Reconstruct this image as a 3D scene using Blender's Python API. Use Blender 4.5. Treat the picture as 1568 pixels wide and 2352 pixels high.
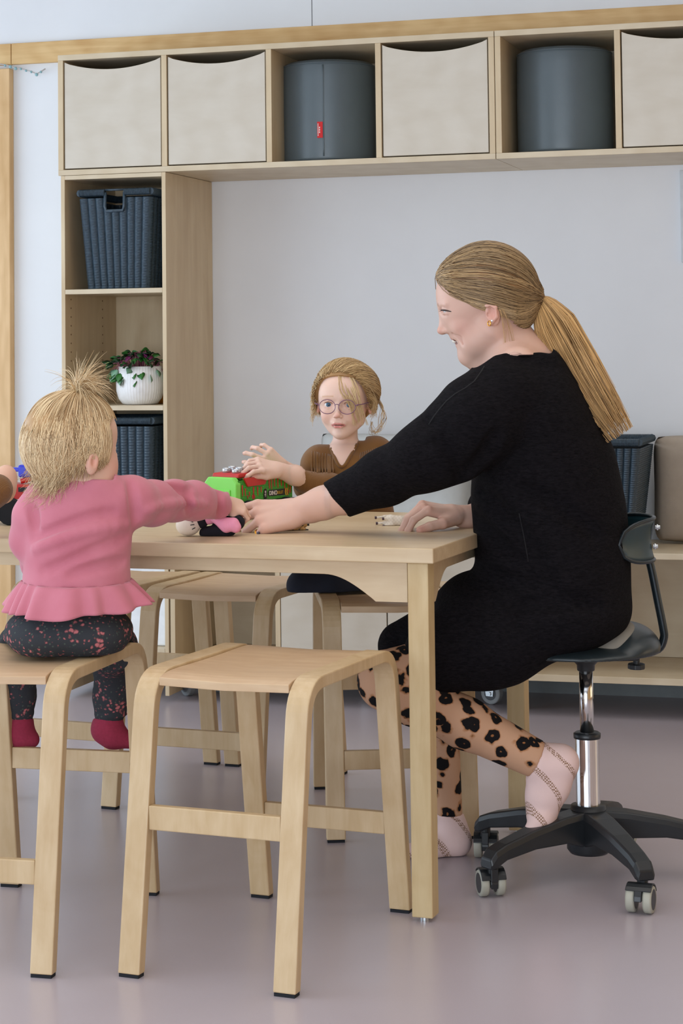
import bpy, bmesh, math, random
import numpy as np
from mathutils import Vector, Matrix
random.seed(7); RNG = np.random.default_rng(7)
scene = bpy.context.scene
for o in list(bpy.data.objects): bpy.data.objects.remove(o)
COL = scene.collection

# ---------------------------------------------------------------- camera
FPX, YAW, PITCH, ROLL, SHIFT_PX, CAM_H = 4600.0, .2824, -.0493, .0119, -606.3, 1.1127
_F = np.array([-math.sin(YAW)*math.cos(PITCH), math.cos(YAW)*math.cos(PITCH), -math.sin(PITCH)])
_R = np.array([math.cos(YAW), math.sin(YAW), 0.]); _D = np.cross(_F, _R)
_R, _D = _R*math.cos(ROLL)+_D*math.sin(ROLL), -_R*math.sin(ROLL)+_D*math.cos(ROLL)
CAMP = np.array([0, 0, CAM_H])
cam_d = bpy.data.cameras.new('camera'); cam = bpy.data.objects.new('camera', cam_d); COL.objects.link(cam)
cam_d.sensor_fit = 'VERTICAL'; cam_d.sensor_height = 36; cam_d.sensor_width = 24
cam_d.lens = FPX*36/2352; cam_d.shift_y = SHIFT_PX/2352
cam.matrix_world = Matrix(((_R[0], -_D[0], -_F[0], 0), (_R[1], -_D[1], -_F[1], 0), (_R[2], -_D[2], -_F[2], CAM_H), (0, 0, 0, 1)))
cam_d.dof.use_dof = False
scene.camera = cam
# ---------------------------------------------------------------- light and exposure
scene.view_settings.view_transform = 'Standard'; scene.view_settings.look = 'None'
scene.view_settings.gamma = 1; scene.view_settings.use_curve_mapping = False
scene.view_settings.exposure = 0.0
w = bpy.data.worlds.new('sky'); scene.world = w; w.use_nodes = True
w.node_tree.nodes['Background'].inputs[0].default_value = (.80, .90, 1, 1)
w.node_tree.nodes['Background'].inputs[1].default_value = 1.0
def area(name, loc, rot, sx, sy, power, col):
    l = bpy.data.lights.new(name, 'AREA'); l.shape = 'RECTANGLE'; l.size = sx; l.size_y = sy
    l.energy = power; l.color = col
    o = bpy.data.objects.new(name, l); COL.objects.link(o); o.location = loc; o.rotation_euler = rot
    return o
H2 = math.pi/2
area('window_daylight_left', (-4.85, 3.4, 1.2), (0, -H2+.15, 0), 1.8, 4.8, 86, (.70, .85, 1))
area('window_daylight_rear', (-1.0, -2.5, .98), (H2, 0, 0), 5.2, 1.8, 188, (.80, .895, 1))
area('ceiling_lamp_panel', (-.9, 3.6, 2.95), (0, 0, 0), 4.2, 3.6, 25, (1, .93, .84)).data.spread = math.radians(110)
area('warm_fill_right', (3.3, 4.9, 1.1), (0, H2, 0), 1.6, 2.4, 16, (1, .84, .60))  # warm fill lamp added for right-facing sides; no window stands there

# ---------------------------------------------------------------- helpers
def ray(px, py): return (px-784)/FPX*_R+(py-1176-SHIFT_PX)/FPX*_D+_F
def aty(px, py, Y):                       # point on the vertical plane y = Y
    d = ray(px, py); return CAMP+d*(Y/d[1])
def atz(px, py, z):                       # point on the horizontal plane z
    d = ray(px, py); return CAMP+d*((z-CAM_H)/d[2])
def atd(px, py, t): return CAMP+ray(px, py)*t   # point at distance t along the view axis
def srgb(r, g, b):
    f = lambda c: (c/255/12.92) if c/255 <= .04045 else ((c/255+.055)/1.055)**2.4
    return (f(r), f(g), f(b), 1)
def tag(o, label=None, cat=None, group=None, kind=None):
    if label: o['label'] = label
    if cat: o['category'] = cat
    if group: o['group'] = group
    if kind: o['kind'] = kind
    return o
def empty(name, loc, rz=0):
    o = bpy.data.objects.new(name, None); COL.objects.link(o); o.location = loc; o.rotation_euler = (0, 0, rz)
    o.empty_display_size = .05
    return o
def copy_tree(o, parent=None):
    c = o.copy(); COL.objects.link(c); c.parent = parent
    for ch in list(o.children): copy_tree(ch, c)
    return c
class MB:
    def __init__(s): s.v = []; s.f = []; s.m = []; s.mi = 0
    def add(s, vs, fs, mi=None):
        n = len(s.v); s.v += [tuple(map(float, p)) for p in vs]; s.f += [tuple(i+n for i in f) for f in fs]
        s.m += [s.mi if mi is None else mi]*len(fs); return s
    def box(s, x0, x1, y0, y1, z0, z1):
        return s.add([(x0,y0,z0),(x1,y0,z0),(x1,y1,z0),(x0,y1,z0),(x0,y0,z1),(x1,y0,z1),(x1,y1,z1),(x0,y1,z1)],
                     [(0,3,2,1),(4,5,6,7),(0,1,5,4),(1,2,6,5),(2,3,7,6),(3,0,4,7)])
    def hexa(s, lo, hi):                  # 4 lower + 4 upper corners
        return s.add(list(lo)+list(hi), [(0,3,2,1),(4,5,6,7),(0,1,5,4),(1,2,6,5),(2,3,7,6),(3,0,4,7)])
    def rings(s, rs, cap=True, closed=False):
        n = len(rs[0]); base = len(s.v)
        vs = [p for r in rs for p in r]; fs = []
        m = len(rs)
        for i in range(m if closed else m-1):
            a = i*n; b = ((i+1) % m)*n
            for j in range(n): k = (j+1) % n; fs.append((a+j, a+k, b+k, b+j))
        if cap and not closed:
            fs.append(tuple(range(n-1, -1, -1))); fs.append(tuple(range((m-1)*n, m*n)))
        return s.add(vs, fs)
    def tube(s, pts, r, n=10, cap=True, closed=False):
        P = [Vector(p) for p in pts]; m = len(P)
        R = r if hasattr(r, '__len__') else [r]*m
        up = Vector((0, 0, 1)); rs = []; prev = None
        for i in range(m):
            if closed: t = (P[(i+1) % m]-P[i-1])
            else: t = (P[min(i+1, m-1)]-P[max(i-1, 0)])
            t.normalize()
            if prev is None:
                a = up if abs(t.dot(up)) < .9 else Vector((1, 0, 0)); u = t.cross(a).normalized()
            else:
                u = (prev-t*prev.dot(t)); u = u.normalized() if u.length > 1e-6 else t.cross(up).normalized()
            prev = u; v = t.cross(u)
            rs.append([P[i]+(u*math.cos(2*math.pi*j/n)+v*math.sin(2*math.pi*j/n))*R[i] for j in range(n)])
        return s.rings(rs, cap, closed)
    def cyl(s, a, b, r, r2=None, n=20):
        return s.tube([a, b], [r, r if r2 is None else r2], n)
    def lathe(s, prof, c=(0, 0, 0), n=32, axis='z', mod=None):
        rs = []
        for (r, z) in prof:
            ring = []
            for j in range(n):
                a = 2*math.pi*j/n; rr = r*(mod(a, z) if mod else 1)
                p = (rr*math.cos(a), rr*math.sin(a), z)
                if axis == 'x': p = (p[2], p[0], p[1])
                if axis == 'y': p = (p[1], p[2], p[0])
                ring.append((p[0]+c[0], p[1]+c[1], p[2]+c[2]))
            rs.append(ring)
        return s.rings(rs)
    def prism(s, poly, d, plane='xz', c=0):       # polygon in a plane, extruded c..c+d
        def P(a, b, e):
            return {'xz': (a, e, b), 'xy': (a, b, e), 'yz': (e, a, b)}[plane]
        n = len(poly)
        vs = [P(a, b, c) for a, b in poly]+[P(a, b, c+d) for a, b in poly]
        fs = [tuple(range(n)), tuple(range(2*n-1, n-1, -1))]+[(i, i+n, (i+1) % n+n, (i+1) % n) for i in range(n)]
        return s.add(vs, fs)
    def sphere(s, c, r, n=16, m=10):
        r = r if hasattr(r, '__len__') else (r, r, r)
        rs = []
        for i in range(m+1):
            th = math.pi*(i+.02*(i == 0)-.02*(i == m))/m
            rs.append([(c[0]+r[0]*math.sin(th)*math.cos(2*math.pi*j/n), c[1]+r[1]*math.sin(th)*math.sin(2*math.pi*j/n), c[2]-r[2]*math.cos(th)) for j in range(n)])
        return s.rings(rs)
    def xf(s, M):
        s.v = [tuple(M @ Vector(p)) for p in s.v]; return s
    def build(s, name, mat, parent=None, smooth=False, bevel=0, seg=2, sub=0, world=False):
        me = bpy.data.meshes.new(name); me.from_pydata(s.v, [], s.f)
        bm = bmesh.new(); bm.from_mesh(me); bmesh.ops.recalc_face_normals(bm, faces=bm.faces); bm.to_mesh(me); bm.free()
        mats = mat if isinstance(mat, (list, tuple)) else [mat]
        for x in mats: me.materials.append(x)
        if len(mats) > 1: me.polygons.foreach_set('material_index', s.m)
        o = bpy.data.objects.new(name, me); COL.objects.link(o)
        if smooth: me.polygons.foreach_set('use_smooth', [True]*len(me.polygons))
        if bevel:
            b = o.modifiers.new('bevel', 'BEVEL'); b.width = bevel; b.segments = seg; b.limit_method = 'ANGLE'; b.angle_limit = .6
            if smooth is False: me.polygons.foreach_set('use_smooth', [False]*len(me.polygons))
        if sub:
            b = o.modifiers.new('sub', 'SUBSURF'); b.levels = sub; b.render_levels = sub
        if parent is not None:
            o.parent = parent
            if world: o.matrix_parent_inverse = parent_inv(parent)
        return o
def parent_inv(p):
    bpy.context.view_layer.update() if False else None
    M = Matrix.Identity(4); q = p; ch = []
    while q is not None: ch.append(q); q = q.parent
    for q in reversed(ch):
        M = M @ q.matrix_parent_inverse @ q.matrix_basis
    return M.inverted()

# ---------------------------------------------------------------- materials
MATS = {}
def new_mat(name):
    m = bpy.data.materials.new(name); m.use_nodes = True; nt = m.node_tree
    return m, nt, nt.nodes['Principled BSDF']
def _noise(nt, scale, detail=3, vec=None, rough=.5, dist=0):
    n = nt.nodes.new('ShaderNodeTexNoise'); n.inputs['Scale'].default_value = scale
    n.inputs['Detail'].default_value = detail; n.inputs['Roughness'].default_value = rough; n.inputs['Distortion'].default_value = dist
    if vec: nt.links.new(vec, n.inputs['Vector'])
    return n
def _coords(nt, scale=(1, 1, 1), rot=(0, 0, 0), kind='Object'):
    t = nt.nodes.new('ShaderNodeTexCoord'); m = nt.nodes.new('ShaderNodeMapping')
    m.inputs['Scale'].default_value = scale; m.inputs['Rotation'].default_value = rot
    nt.links.new(t.outputs[kind], m.inputs['Vector']); return m.outputs['Vector']
def _ramp(nt, fac, stops):
    r = nt.nodes.new('ShaderNodeValToRGB'); nt.links.new(fac, r.inputs['Fac']); el = r.color_ramp.elements
    el[0].position, el[0].color = stops[0]; el[1].position, el[1].color = stops[-1]
    for p, c in stops[1:-1]:
        e = el.new(p); e.color = c
    return r.outputs['Color']
def _bump(nt, b, height, strength, dist=.002):
    n = nt.nodes.new('ShaderNodeBump'); n.inputs['Strength'].default_value = strength; n.inputs['Distance'].default_value = dist
    nt.links.new(height, n.inputs['Height']); nt.links.new(n.outputs['Normal'], b.inputs['Normal'])
def plain(name, col, rough=.5, metal=0, var=.06, scale=30, bump=0, bscale=200, coat=0, spec=.5, bdist=.001):
    if name in MATS: return MATS[name]
    m, nt, b = new_mat(name)
    v = _coords(nt)
    n = _noise(nt, scale, 3, v)
    c0 = tuple(x*(1-var) for x in col[:3])+(1,); c1 = tuple(min(1, x*(1+var)) for x in col[:3])+(1,)
    nt.links.new(_ramp(nt, n.outputs['Fac'], [(.3, c0), (.7, c1)]), b.inputs['Base Color'])
    b.inputs['Roughness'].default_value = rough; b.inputs['Metallic'].default_value = metal
    b.inputs['Specular IOR Level'].default_value = spec
    if coat: b.inputs['Coat Weight'].default_value = coat
    if bump: _bump(nt, b, _noise(nt, bscale, 2, v).outputs['Fac'], bump, bdist)
    MATS[name] = m; return m
def wood(name, light, dark, axis='x', rough=.42, stretch=18, scale=3.2, contrast=1, fig=True):
    if name in MATS: return MATS[name]
    m, nt, b = new_mat(name)
    sc = {'x': (1, stretch, stretch), 'y': (stretch, 1, stretch), 'z': (stretch, stretch, 1)}[axis]
    v = _coords(nt, sc)
    n = _noise(nt, scale, 5, v, .6, .4)
    v2 = _coords(nt, tuple(1+(q-1)*.12 for q in sc))
    n2 = _noise(nt, scale*1.3, 3, v2, .5, 1.2)
    wv = nt.nodes.new('ShaderNodeTexWave'); wv.inputs['Scale'].default_value = 3.0; wv.inputs['Distortion'].default_value = 9; wv.inputs['Detail'].default_value = 2
    wv.wave_profile = 'SIN'; nt.links.new(v2, wv.inputs['Vector'])
    mx = nt.nodes.new('ShaderNodeMath'); mx.operation = 'MULTIPLY_ADD'; nt.links.new(n.outputs['Fac'], mx.inputs[0]); mx.inputs[1].default_value = .55
    m3 = nt.nodes.new('ShaderNodeMath'); m3.operation = 'MULTIPLY_ADD'; nt.links.new(wv.outputs['Fac'], m3.inputs[0]); m3.inputs[1].default_value = .16 if fig else .03
    nt.links.new(n2.outputs['Fac'], m3.inputs[2])
    m4 = nt.nodes.new('ShaderNodeMath'); m4.operation = 'MULTIPLY'; nt.links.new(m3.outputs[0], m4.inputs[0]); m4.inputs[1].default_value = .45
    nt.links.new(m4.outputs[0], mx.inputs[2])
    nt.links.new(_ramp(nt, mx.outputs[0], [(.36, dark), (.66, light)]), b.inputs['Base Color'])
    b.inputs['Roughness'].default_value = rough
    _bump(nt, b, n.outputs['Fac'], .05, .001)
    MATS[name] = m; return m
def attr_mat(name, rough=.5, bump=0, bscale=300, sss=0, bdist=.0006, sheen=0, spec=.5):
    if name in MATS: return MATS[name]
    m, nt, b = new_mat(name)
    a = nt.nodes.new('ShaderNodeAttribute'); a.attribute_name = 'Col'
    nt.links.new(a.outputs['Color'], b.inputs['Base Color']); b.inputs['Roughness'].default_value = rough
    b.inputs['Specular IOR Level'].default_value = spec
    if sss:
        b.inputs['Subsurface Weight'].default_value = sss; b.inputs['Subsurface Radius'].default_value = (1, .35, .2)
        b.inputs['Subsurface Scale'].default_value = .006
    if sheen: b.inputs['Sheen Weight'].default_value = sheen
    if bump: _bump(nt, b, _noise(nt, bscale, 2, _coords(nt)).outputs['Fac'], bump, bdist)
    MATS[name] = m; return m
def edge_layers(name, light, dark):            # plywood edge: thin horizontal plies
    if name in MATS: return MATS[name]
    m, nt, b = new_mat(name)
    v = _coords(nt, (1, 1, 1))
    s = nt.nodes.new('ShaderNodeSeparateXYZ'); nt.links.new(v, s.inputs[0])
    k = nt.nodes.new('ShaderNodeMath'); k.operation = 'MULTIPLY'; k.inputs[1].default_value = 2*math.pi/.0042; nt.links.new(s.outputs['Z'], k.inputs[0])
    q = nt.nodes.new('ShaderNodeMath'); q.operation = 'SINE'; nt.links.new(k.outputs[0], q.inputs[0])
    nt.links.new(_ramp(nt, q.outputs[0], [(.2, light), (.9, dark)]), b.inputs['Base Color']); b.inputs['Roughness'].default_value = .5
    MATS[name] = m; return m
BIRCH_L, BIRCH_D = srgb(214, 198, 170), srgb(198, 178, 146)
BIRCH = wood('birch_plywood', BIRCH_L, BIRCH_D, 'x', stretch=7, scale=2.4)
BIRCHZ = wood('birch_plywood_upright', srgb(216, 196, 162), srgb(198, 174, 138), 'z', stretch=9, scale=2.2, fig=False)
BOXW = wood('birch_box_front', srgb(211, 202, 187), srgb(200, 189, 171), 'x', stretch=4, scale=3.0)
BEECH = wood('beech_tabletop', srgb(212, 190, 156), srgb(196, 170, 134), 'x', stretch=10, scale=4, fig=False, rough=.38)
BEECHZ = wood('beech_leg', srgb(206, 182, 138), srgb(190, 162, 116), 'z', stretch=10, scale=5, fig=False, rough=.45)
BENT = wood('bentwood_beech', srgb(208, 182, 144), srgb(190, 160, 118), 'z', stretch=9, scale=5, fig=False, rough=.42)
SEATW = wood('stool_seat_beech', srgb(208, 178, 142), srgb(194, 160, 124), 'x', stretch=9, scale=6, fig=False, rough=.40)
PINE = wood('pine_trim', srgb(222, 186, 130), srgb(196, 152, 92), 'x', stretch=14, scale=2.5, rough=.5)
PINEZ = wood('pine_casing', srgb(226, 188, 138), srgb(200, 158, 104), 'z', stretch=10, scale=2.5, rough=.5)
PLY = edge_layers('plywood_edge', srgb(206, 176, 146), srgb(160, 128, 100))
WALLM = plain('white_wall_paint', srgb(228, 229, 231), .9, var=.015, scale=6, bump=.08, bscale=900, bdist=.0004)
CEILM = plain('white_ceiling_panel', srgb(228, 228, 226), .9, var=.015, scale=4)
def floor_mat():
    m, nt, b = new_mat('mauve_linoleum')
    v = _coords(nt)
    n = _noise(nt, 2.2, 3, v); n2 = _noise(nt, 900, 2, v)
    mx = nt.nodes.new('ShaderNodeMath'); mx.operation = 'MULTIPLY_ADD'; mx.inputs[1].default_value = .5
    nt.links.new(n.outputs['Fac'], mx.inputs[0]); 
    k = nt.nodes.new('ShaderNodeMath'); k.operation = 'MULTIPLY'; k.inputs[1].default_value = .5; nt.links.new(n2.outputs['Fac'], k.inputs[0])
    nt.links.new(k.outputs[0], mx.inputs[2])
    nt.links.new(_ramp(nt, mx.outputs[0], [(.3, srgb(172, 162, 168)), (.7, srgb(182, 172, 179))]), b.inputs['Base Color'])
    b.inputs['Roughness'].default_value = .27; b.inputs['Specular IOR Level'].default_value = .85
    _bump(nt, b, _noise(nt, 420, 2, v).outputs['Fac'], .10, .0006)
    return m
FLOORM = floor_mat()
BLACKP = plain('black_plastic', srgb(30, 33, 36), .38, var=.1)
BLACKM = plain('black_metal', srgb(34, 42, 46), .3, metal=.3, var=.1)
CHROME = plain('chrome', srgb(225, 225, 225), .12, metal=1, var=.02)
STEEL = plain('zinc_steel', srgb(200, 205, 208), .3, metal=.9, var=.05)
GREYRUB = plain('grey_rubber', srgb(128, 132, 134), .6)
WHEELG = plain('light_grey_tread', srgb(168, 166, 152), .55)
BLKRUB = plain('black_felt_pad', srgb(22, 24, 30), .9)
PVC = plain('dark_grey_vinyl', srgb(88, 99, 104), .36, var=.04, scale=8, bump=.15, bscale=600)
WICK = plain('dark_blue_grey_wicker', srgb(52, 68, 80), .42, var=.25, scale=120)
# ================================================================ SETTING
YW, YS = 6.40, 5.965                         # back wall, front of the built-in shelving
def structure(name, mb, mat, label=None, **k):
    o = mb.build(name, mat, **k); tag(o, label, kind='structure'); return o
structure('floor', MB().box(-5.1, 3.6, -3, YW+.1, -.05, 0), FLOORM, 'mauve grey linoleum floor')
structure('ceiling', MB().box(-5.1, 3.6, -3, YW+.1, 3.0, 3.06), CEILM, 'white ceiling')
zt0, zt1 = aty(60, 148, YW)[2], aty(60, 100, YW)[2]
structure('wall_back', MB().box(-5.1, 3.6, YW, YW+.1, 0, zt1-.004), WALLM, 'smooth white wall behind the shelving')
xs = aty(717, 40, YW)[0]                     # joint between two upper wall panels
structure('wall_back_upper', MB().box(-5.1, xs-.0015, YW-.004, YW+.1, zt1, 3.0).box(xs+.0015, 3.6, YW-.004, YW+.1, zt1, 3.0), WALLM,
          'white upper wall panels with a thin upright joint')
wl = MB()                                    # left wall with its window opening, rear wall with another
wl.box(-5.1, -5.0, -3, .2, 0, 3).box(-5.1, -5.0, 5.0, YW, 0, 3).box(-5.1, -5.0, .2, 5.0, 0, .5).box(-5.1, -5.0, .2, 5.0, 2.8, 3)
structure('wall_left', wl, WALLM, 'white side wall with a wide window')
structure('wall_right', MB().box(3.5, 3.6, -3, YW, 0, 3), plain('warm_bounce_tan', srgb(206, 160, 104), .8), 'unseen side wall on the right, coloured tan for warm bounce light')  # tan colour added so the unseen wall bounces warm light
wf = MB().box(-5.1, -3.8, -3.1, -3, 0, 3).box(.6, 3.6, -3.1, -3, 0, 3).box(-3.8, .6, -3.1, -3, 0, .7).box(-3.8, .6, -3.1, -3, 2.8, 3)
structure('wall_front', wf, WALLM, 'white wall behind the viewer with a window')
def window(name, a, b, horiz):
    m = MB()
    if horiz:
        for x in (a[0], (a[0]+b[0])/2-.03, b[0]-.06): m.box(x, x+.06, -3.08, -3.02, a[1], b[1])
        m.box(a[0], b[0], -3.08, -3.02, a[1], a[1]+.06).box(a[0], b[0], -3.08, -3.02, b[1]-.06, b[1])
    else:
        for y in (a[0], (a[0]+b[0])/2-.03, b[0]-.06): m.box(-5.08, -5.02, y, y+.06, a[1], b[1])
        m.box(-5.08, -5.02, a[0], b[0], a[1], a[1]+.06).box(-5.08, -5.02, a[0], b[0], b[1]-.06, b[1])
    structure(name, m, PINE, 'pine framed window outside the picture')
window('window_1', (.2, .5), (5.0, 2.8), False)
window('window_2', (-3.8, .7), (.6, 2.8), True)
# trims on the back wall
xtl = aty(3, 130, YW)[0]; xj = aty(31, 130, YW)[0]
structure('trim_1', MB().box(xj+.001, 3.5, YW-.02, YW, zt0, zt1), PINE, 'pale pine rail running along the wall above the shelving', bevel=.002)
structure('trim_2', MB().box(-4.9, xj-.001, YW-.02, YW, zt0, zt1), PINE, 'pine rail over the doorway at the left edge', bevel=.002)
xc1 = aty(33, 600, YW)[0]
structure('door_1', MB().box(xc1-.16, xc1, YW-.035, YW, 0, aty(15, 157, YW-.035)[2]), PINEZ, 'vertical pine door casing at the left edge', bevel=.003)
structure('baseboard_back', MB().box(xc1+.002, 3.5, YW-.014, YW, 0, .10).box(xc1+.002, 3.5, YW-.017, YW, .045, .052),
          plain('grey_baseboard', srgb(132, 140, 142), .5), 'grey skirting strip along the floor')

# ---------------------------------------------------------------- built-in shelving
T = .018
def shelf_run(name, label, divs, closed_left=True):
    """open-fronted row of cells; divs = x of the divider centres"""
    root = empty(name, (0, 0, 0)); tag(root, label, 'shelf')
    x0, x1 = divs[0], divs[-1]
    MB().box(x0, x1, YS, YW-.001, ZT-T, ZT).build('top_board', BIRCH, root, bevel=.0012)
    MB().box(x0, x1, YS, YW-.001, ZB, ZB+T).build('bottom_board', BIRCH, root, bevel=.0012)
    MB().box(x0+T, x1-T, YW-.010, YW-.001, ZB+T+.001, ZT-T-.001).build('back_panel', BIRCH, root)
    for i, x in enumerate(divs):
        a, b = (x, x+T) if i == 0 else (x-T, x) if i == len(divs)-1 else (x-T/2, x+T/2)
        MB().box(a, b, YS+.0006, YW-.011, ZB+T, ZT-T).build('divider', BIRCHZ, root, bevel=.001)
    return root
ZB = aty(622, 385, YS)[2]; ZT = aty(622, 99.5, YS)[2]
def XS(px, py): return float(aty(px, py, YS)[0])
dA = [XS(133, 262), XS(376.5, 258), XS(617, 245), XS(868.5, 230), XS(1135.5, 215)]
step = (XS(1417, 205)-dA[-1])
dB = [dA[-1]+.002, dA[-1]+.002+step, dA[-1]+.002+2*step+.01, dA[-1]+.002+3*step+.02]
shelf_run('wall_cabinet', 'long birch wall shelf of four cells above the plant column, at left', dA)
shelf_run('wall_cabinet', 'birch wall shelf that continues the row at the right edge', dB)
# plywood boxes with a curved grip cut into the top edge
def ply_box(xa, xb, label):
    g = .004; x0, x1 = xa+T/2+g, xb-T/2-g; z0, z1 = ZB+T+.004, ZT-T-.006
    yf = YS+.004
    root = empty('storage_box', ((x0+x1)/2, yf, z0)); W = (x1-x0)/2; Hh = z1-z0
    tag(root, label, 'box', 'plywood boxes with a curved grip')
    poly = [(-W, 0), (W, 0), (W, Hh)]
    for i in range(1, 24):
        t = i/24; s = 1-2*t
        poly.append((W*s*.985, Hh-.003-.026*(1-s*s)**1.0))
    poly.append((-W, Hh))
    MB().prism(poly, .012, 'xz', 0).build('front_panel', BOXW, root, bevel=.0012)
    for s in (-1, 1):
        MB().box(s*W-(.012 if s > 0 else 0), s*W+(.012 if s < 0 else 0), .0125, .36, 0, Hh-.035).build('side_panel', BIRCH, root)
    MB().box(-W+.0125, W-.0125, .35, .36, 0, Hh-.035).build('back_panel', BIRCH, root)
    MB().box(-W+.0125, W-.0125, .0125, .3495, 0, .008).build('bottom_panel', BIRCH, root)
ply_box(dA[0]+T/2, dA[1], 'plywood box in the leftmost wall cell, above the wicker basket')
ply_box(dA[1], dA[2], 'plywood box second from the left, directly left of the pouf with a red tag')
ply_box(dA[3], dA[4]-T/2, 'plywood box between the two grey poufs')
ply_box(dB[1], dB[2], 'plywood box at the top right corner, cut by the picture edge')
# poufs
def pouf(px0, px1, py0, py1, label, seam_px=None, tag_px=None):
    z0 = ZB+T+.0005
    yc = YS+.215
    c0 = aty(px0, 260, yc)[0]; c1 = aty(px1, 260, yc)[0]
    r = (c1-c0)/2; cx = (c0+c1)/2; h = aty((px0+px1)/2, py0, yc)[2]-z0-.004
    root = empty('pouf', (cx, yc, z0)); tag(root, label, 'pouf', 'dark grey cylinder poufs in the wall cells')
    prof = [(r-.03, 0)]
    for i in range(7):
        a = -math.pi/2+i/6*math.pi/2; prof.append((r-.016+.016*math.cos(a), .016+.016*math.sin(a)))
    for i in range(5): prof.append((r+.0012*math.sin(i/4*math.pi), .02+(h-.044)*(i+.5)/5))
    for i in range(7):
        a = i/6*math.pi/2; prof.append((r-.022+.022*math.cos(a), h-.022+.022*math.sin(a)))
    prof.append((r*.5, h+.004)); prof.append((.001, h+.005))
    MB().lathe(prof, n=64).build('cover', PVC, root, smooth=True)
    for zz in (.012, h-.012):
        pts = [((r-.0015)*math.cos(2*math.pi*j/64), (r-.0015)*math.sin(2*math.pi*j/64), zz) for j in range(64)]
        MB().tube(pts, .0022, 6, closed=True).build('piping', PVC, root, smooth=True)
    if seam_px:
        a = math.atan2(-math.sqrt(max(0, r*r-(aty(seam_px, 260, yc-r*.93)[0]-cx)**2)), aty(seam_px, 260, yc-r*.93)[0]-cx)
        m = MB()
        for s in (-1, 1):
            aa = a+s*.006
            m.tube([((r+.001)*math.cos(aa), (r+.001)*math.sin(aa), z) for z in np.linspace(.018, h-.02, 12)], .0016, 6)
        m.build('seam', PVC, root, smooth=True)
        # red cloth tag sewn in beside the seam
        a0 = a-.125; a1 = a-.012; zc0 = aty(730, 317, yc-r)[2]-z0; zc1 = aty(730, 280, yc-r)[2]-z0
        m = MB(); rr = r+.0035; n = 6
        ringo = [[((rr+e)*math.cos(a0+(a1-a0)*i/n), (rr+e)*math.sin(a0+(a1-a0)*i/n), z) for (e, z) in ((0, zc0), (.0012, zc0), (.0012, zc1), (0, zc1))] for i in range(n+1)]
        m.rings(ringo); tg = m.build('brand_tag', plain('red_tag_cloth', srgb(206, 32, 34), .7), root); tg.name = 'sewn_tag'; tag(tg, 'small red sewn tag')
        mw = MB()
        def mark(f0, f1, q0, q1):
            A0 = a0+(a1-a0)*f0; A1 = a0+(a1-a0)*f1; Z0 = zc0+(zc1-zc0)*q0; Z1 = zc0+(zc1-zc0)*q1
            mw.rings([[((rr+e)*math.cos(A), (rr+e)*math.sin(A), z) for (e, z) in ((.0011, Z0), (.0016, Z0), (.0016, Z1), (.0011, Z1))] for A in (A0, (A0+A1)/2, A1)])
        for i in range(9): mark(.10, .24, .12+i*.088, .12+i*.088+.06)
        for i in range(3): mark(.36, .52, .30+i*.145, .30+i*.145+.10)
        mw.build('tag_print', plain('white_print', srgb(235, 225, 220), .7), tg)
pouf(653, 861, 146, 372, 'grey vinyl pouf with a red tag, in the third cell', 744, True)
pouf(1190, 1407, 115, 350, 'plain grey vinyl pouf without a tag, in the cell at the right')
# column under the left cell
xcl, xcr = XS(141, 700), XS(382, 700)
ZC = ZB-.001
root = empty('shelf_column', (0, 0, 0)); tag(root, 'tall birch shelf column with baskets and a plant, left of the bare wall', 'shelf')
MB().box(xcl, xcl+T*.75, YS, YW-.001, 0.02, ZC).build('side_panel', BIRCHZ, root, bevel=.001)
sp = MB().box(xcr-T*.75, xcr, YS, YW-.001, 0.02, ZC).build('side_panel', BIRCHZ, root, bevel=.001)
MB().box(xcl+T*.76, xcr-T*.76, YW-.012, YW-.001, .02, ZC-.014).build('back_panel', BIRCHZ, root)
MB().box(xcl+T*.76, xcr-T*.76, YS, YW-.013, ZC-.0135, ZC).build('top_board', BIRCH, root, bevel=.001)
zs1 = aty(260, 663, YS)[2]; zs2 = aty(330, 931.5, YS)[2]; zs3 = aty(330, 1150, YS)[2]; zs4 = aty(340, 1303, YS)[2]; zs5 = aty(400, 1491, YS)[2]
for z in (zs1, zs2, zs3, zs5):
    MB().box(xcl+T*.76, xcr-T*.76, YS, YW-.013, z-.0155, z).build('shelf', BIRCH, root, bevel=.0012)
hole = MB()
holem = plain('peg_hole', srgb(96, 66, 40), .9)
for k, z in enumerate(np.arange(zs2+.03, zs1-.03, .0285)):
    for y in (YS+.045, YS+.045+.26): hole.cyl((xcl+T*.75-.001, y, z), (xcl+T*.75+.0004, y, z), .0028, n=8)
for z in np.arange(.24, .55, .0285*1.35):
    for y in (YS+.09, YS+.33): hole.cyl((xcr-.001, y, z), (xcr+.0005, y, z), .0028, n=8)
h_ = hole.build('peg_hole', holem, root); h_['kind'] = 'stuff'
# pale bin in the bottom cell of the column
x0, x1 = xcl+T, xcr-T
wb = empty('white_bin', ((x0+x1)/2, YS+.05, zs5+.0005)); tag(wb, 'white bin in the bottom cell of the shelf column, behind the pink child', 'bin')
W = (x1-x0)/2-.006; Hb = zs3-.03-zs5
WHITEP = plain('white_plastic', srgb(236, 238, 240), .4)
MB().hexa([(-W, .0, 0), (W, .0, 0), (W, .3, 0), (-W, .3, 0)], [(-W, -.004, Hb-.012), (W, -.004, Hb-.012), (W, .31, Hb-.012), (-W, .31, Hb-.012)]).build('body', WHITEP, wb, bevel=.006)
MB().box(-W-.001, W+.001, -.008, .312, Hb-.0115, Hb).build('lid', WHITEP, wb, bevel=.003)

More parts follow.
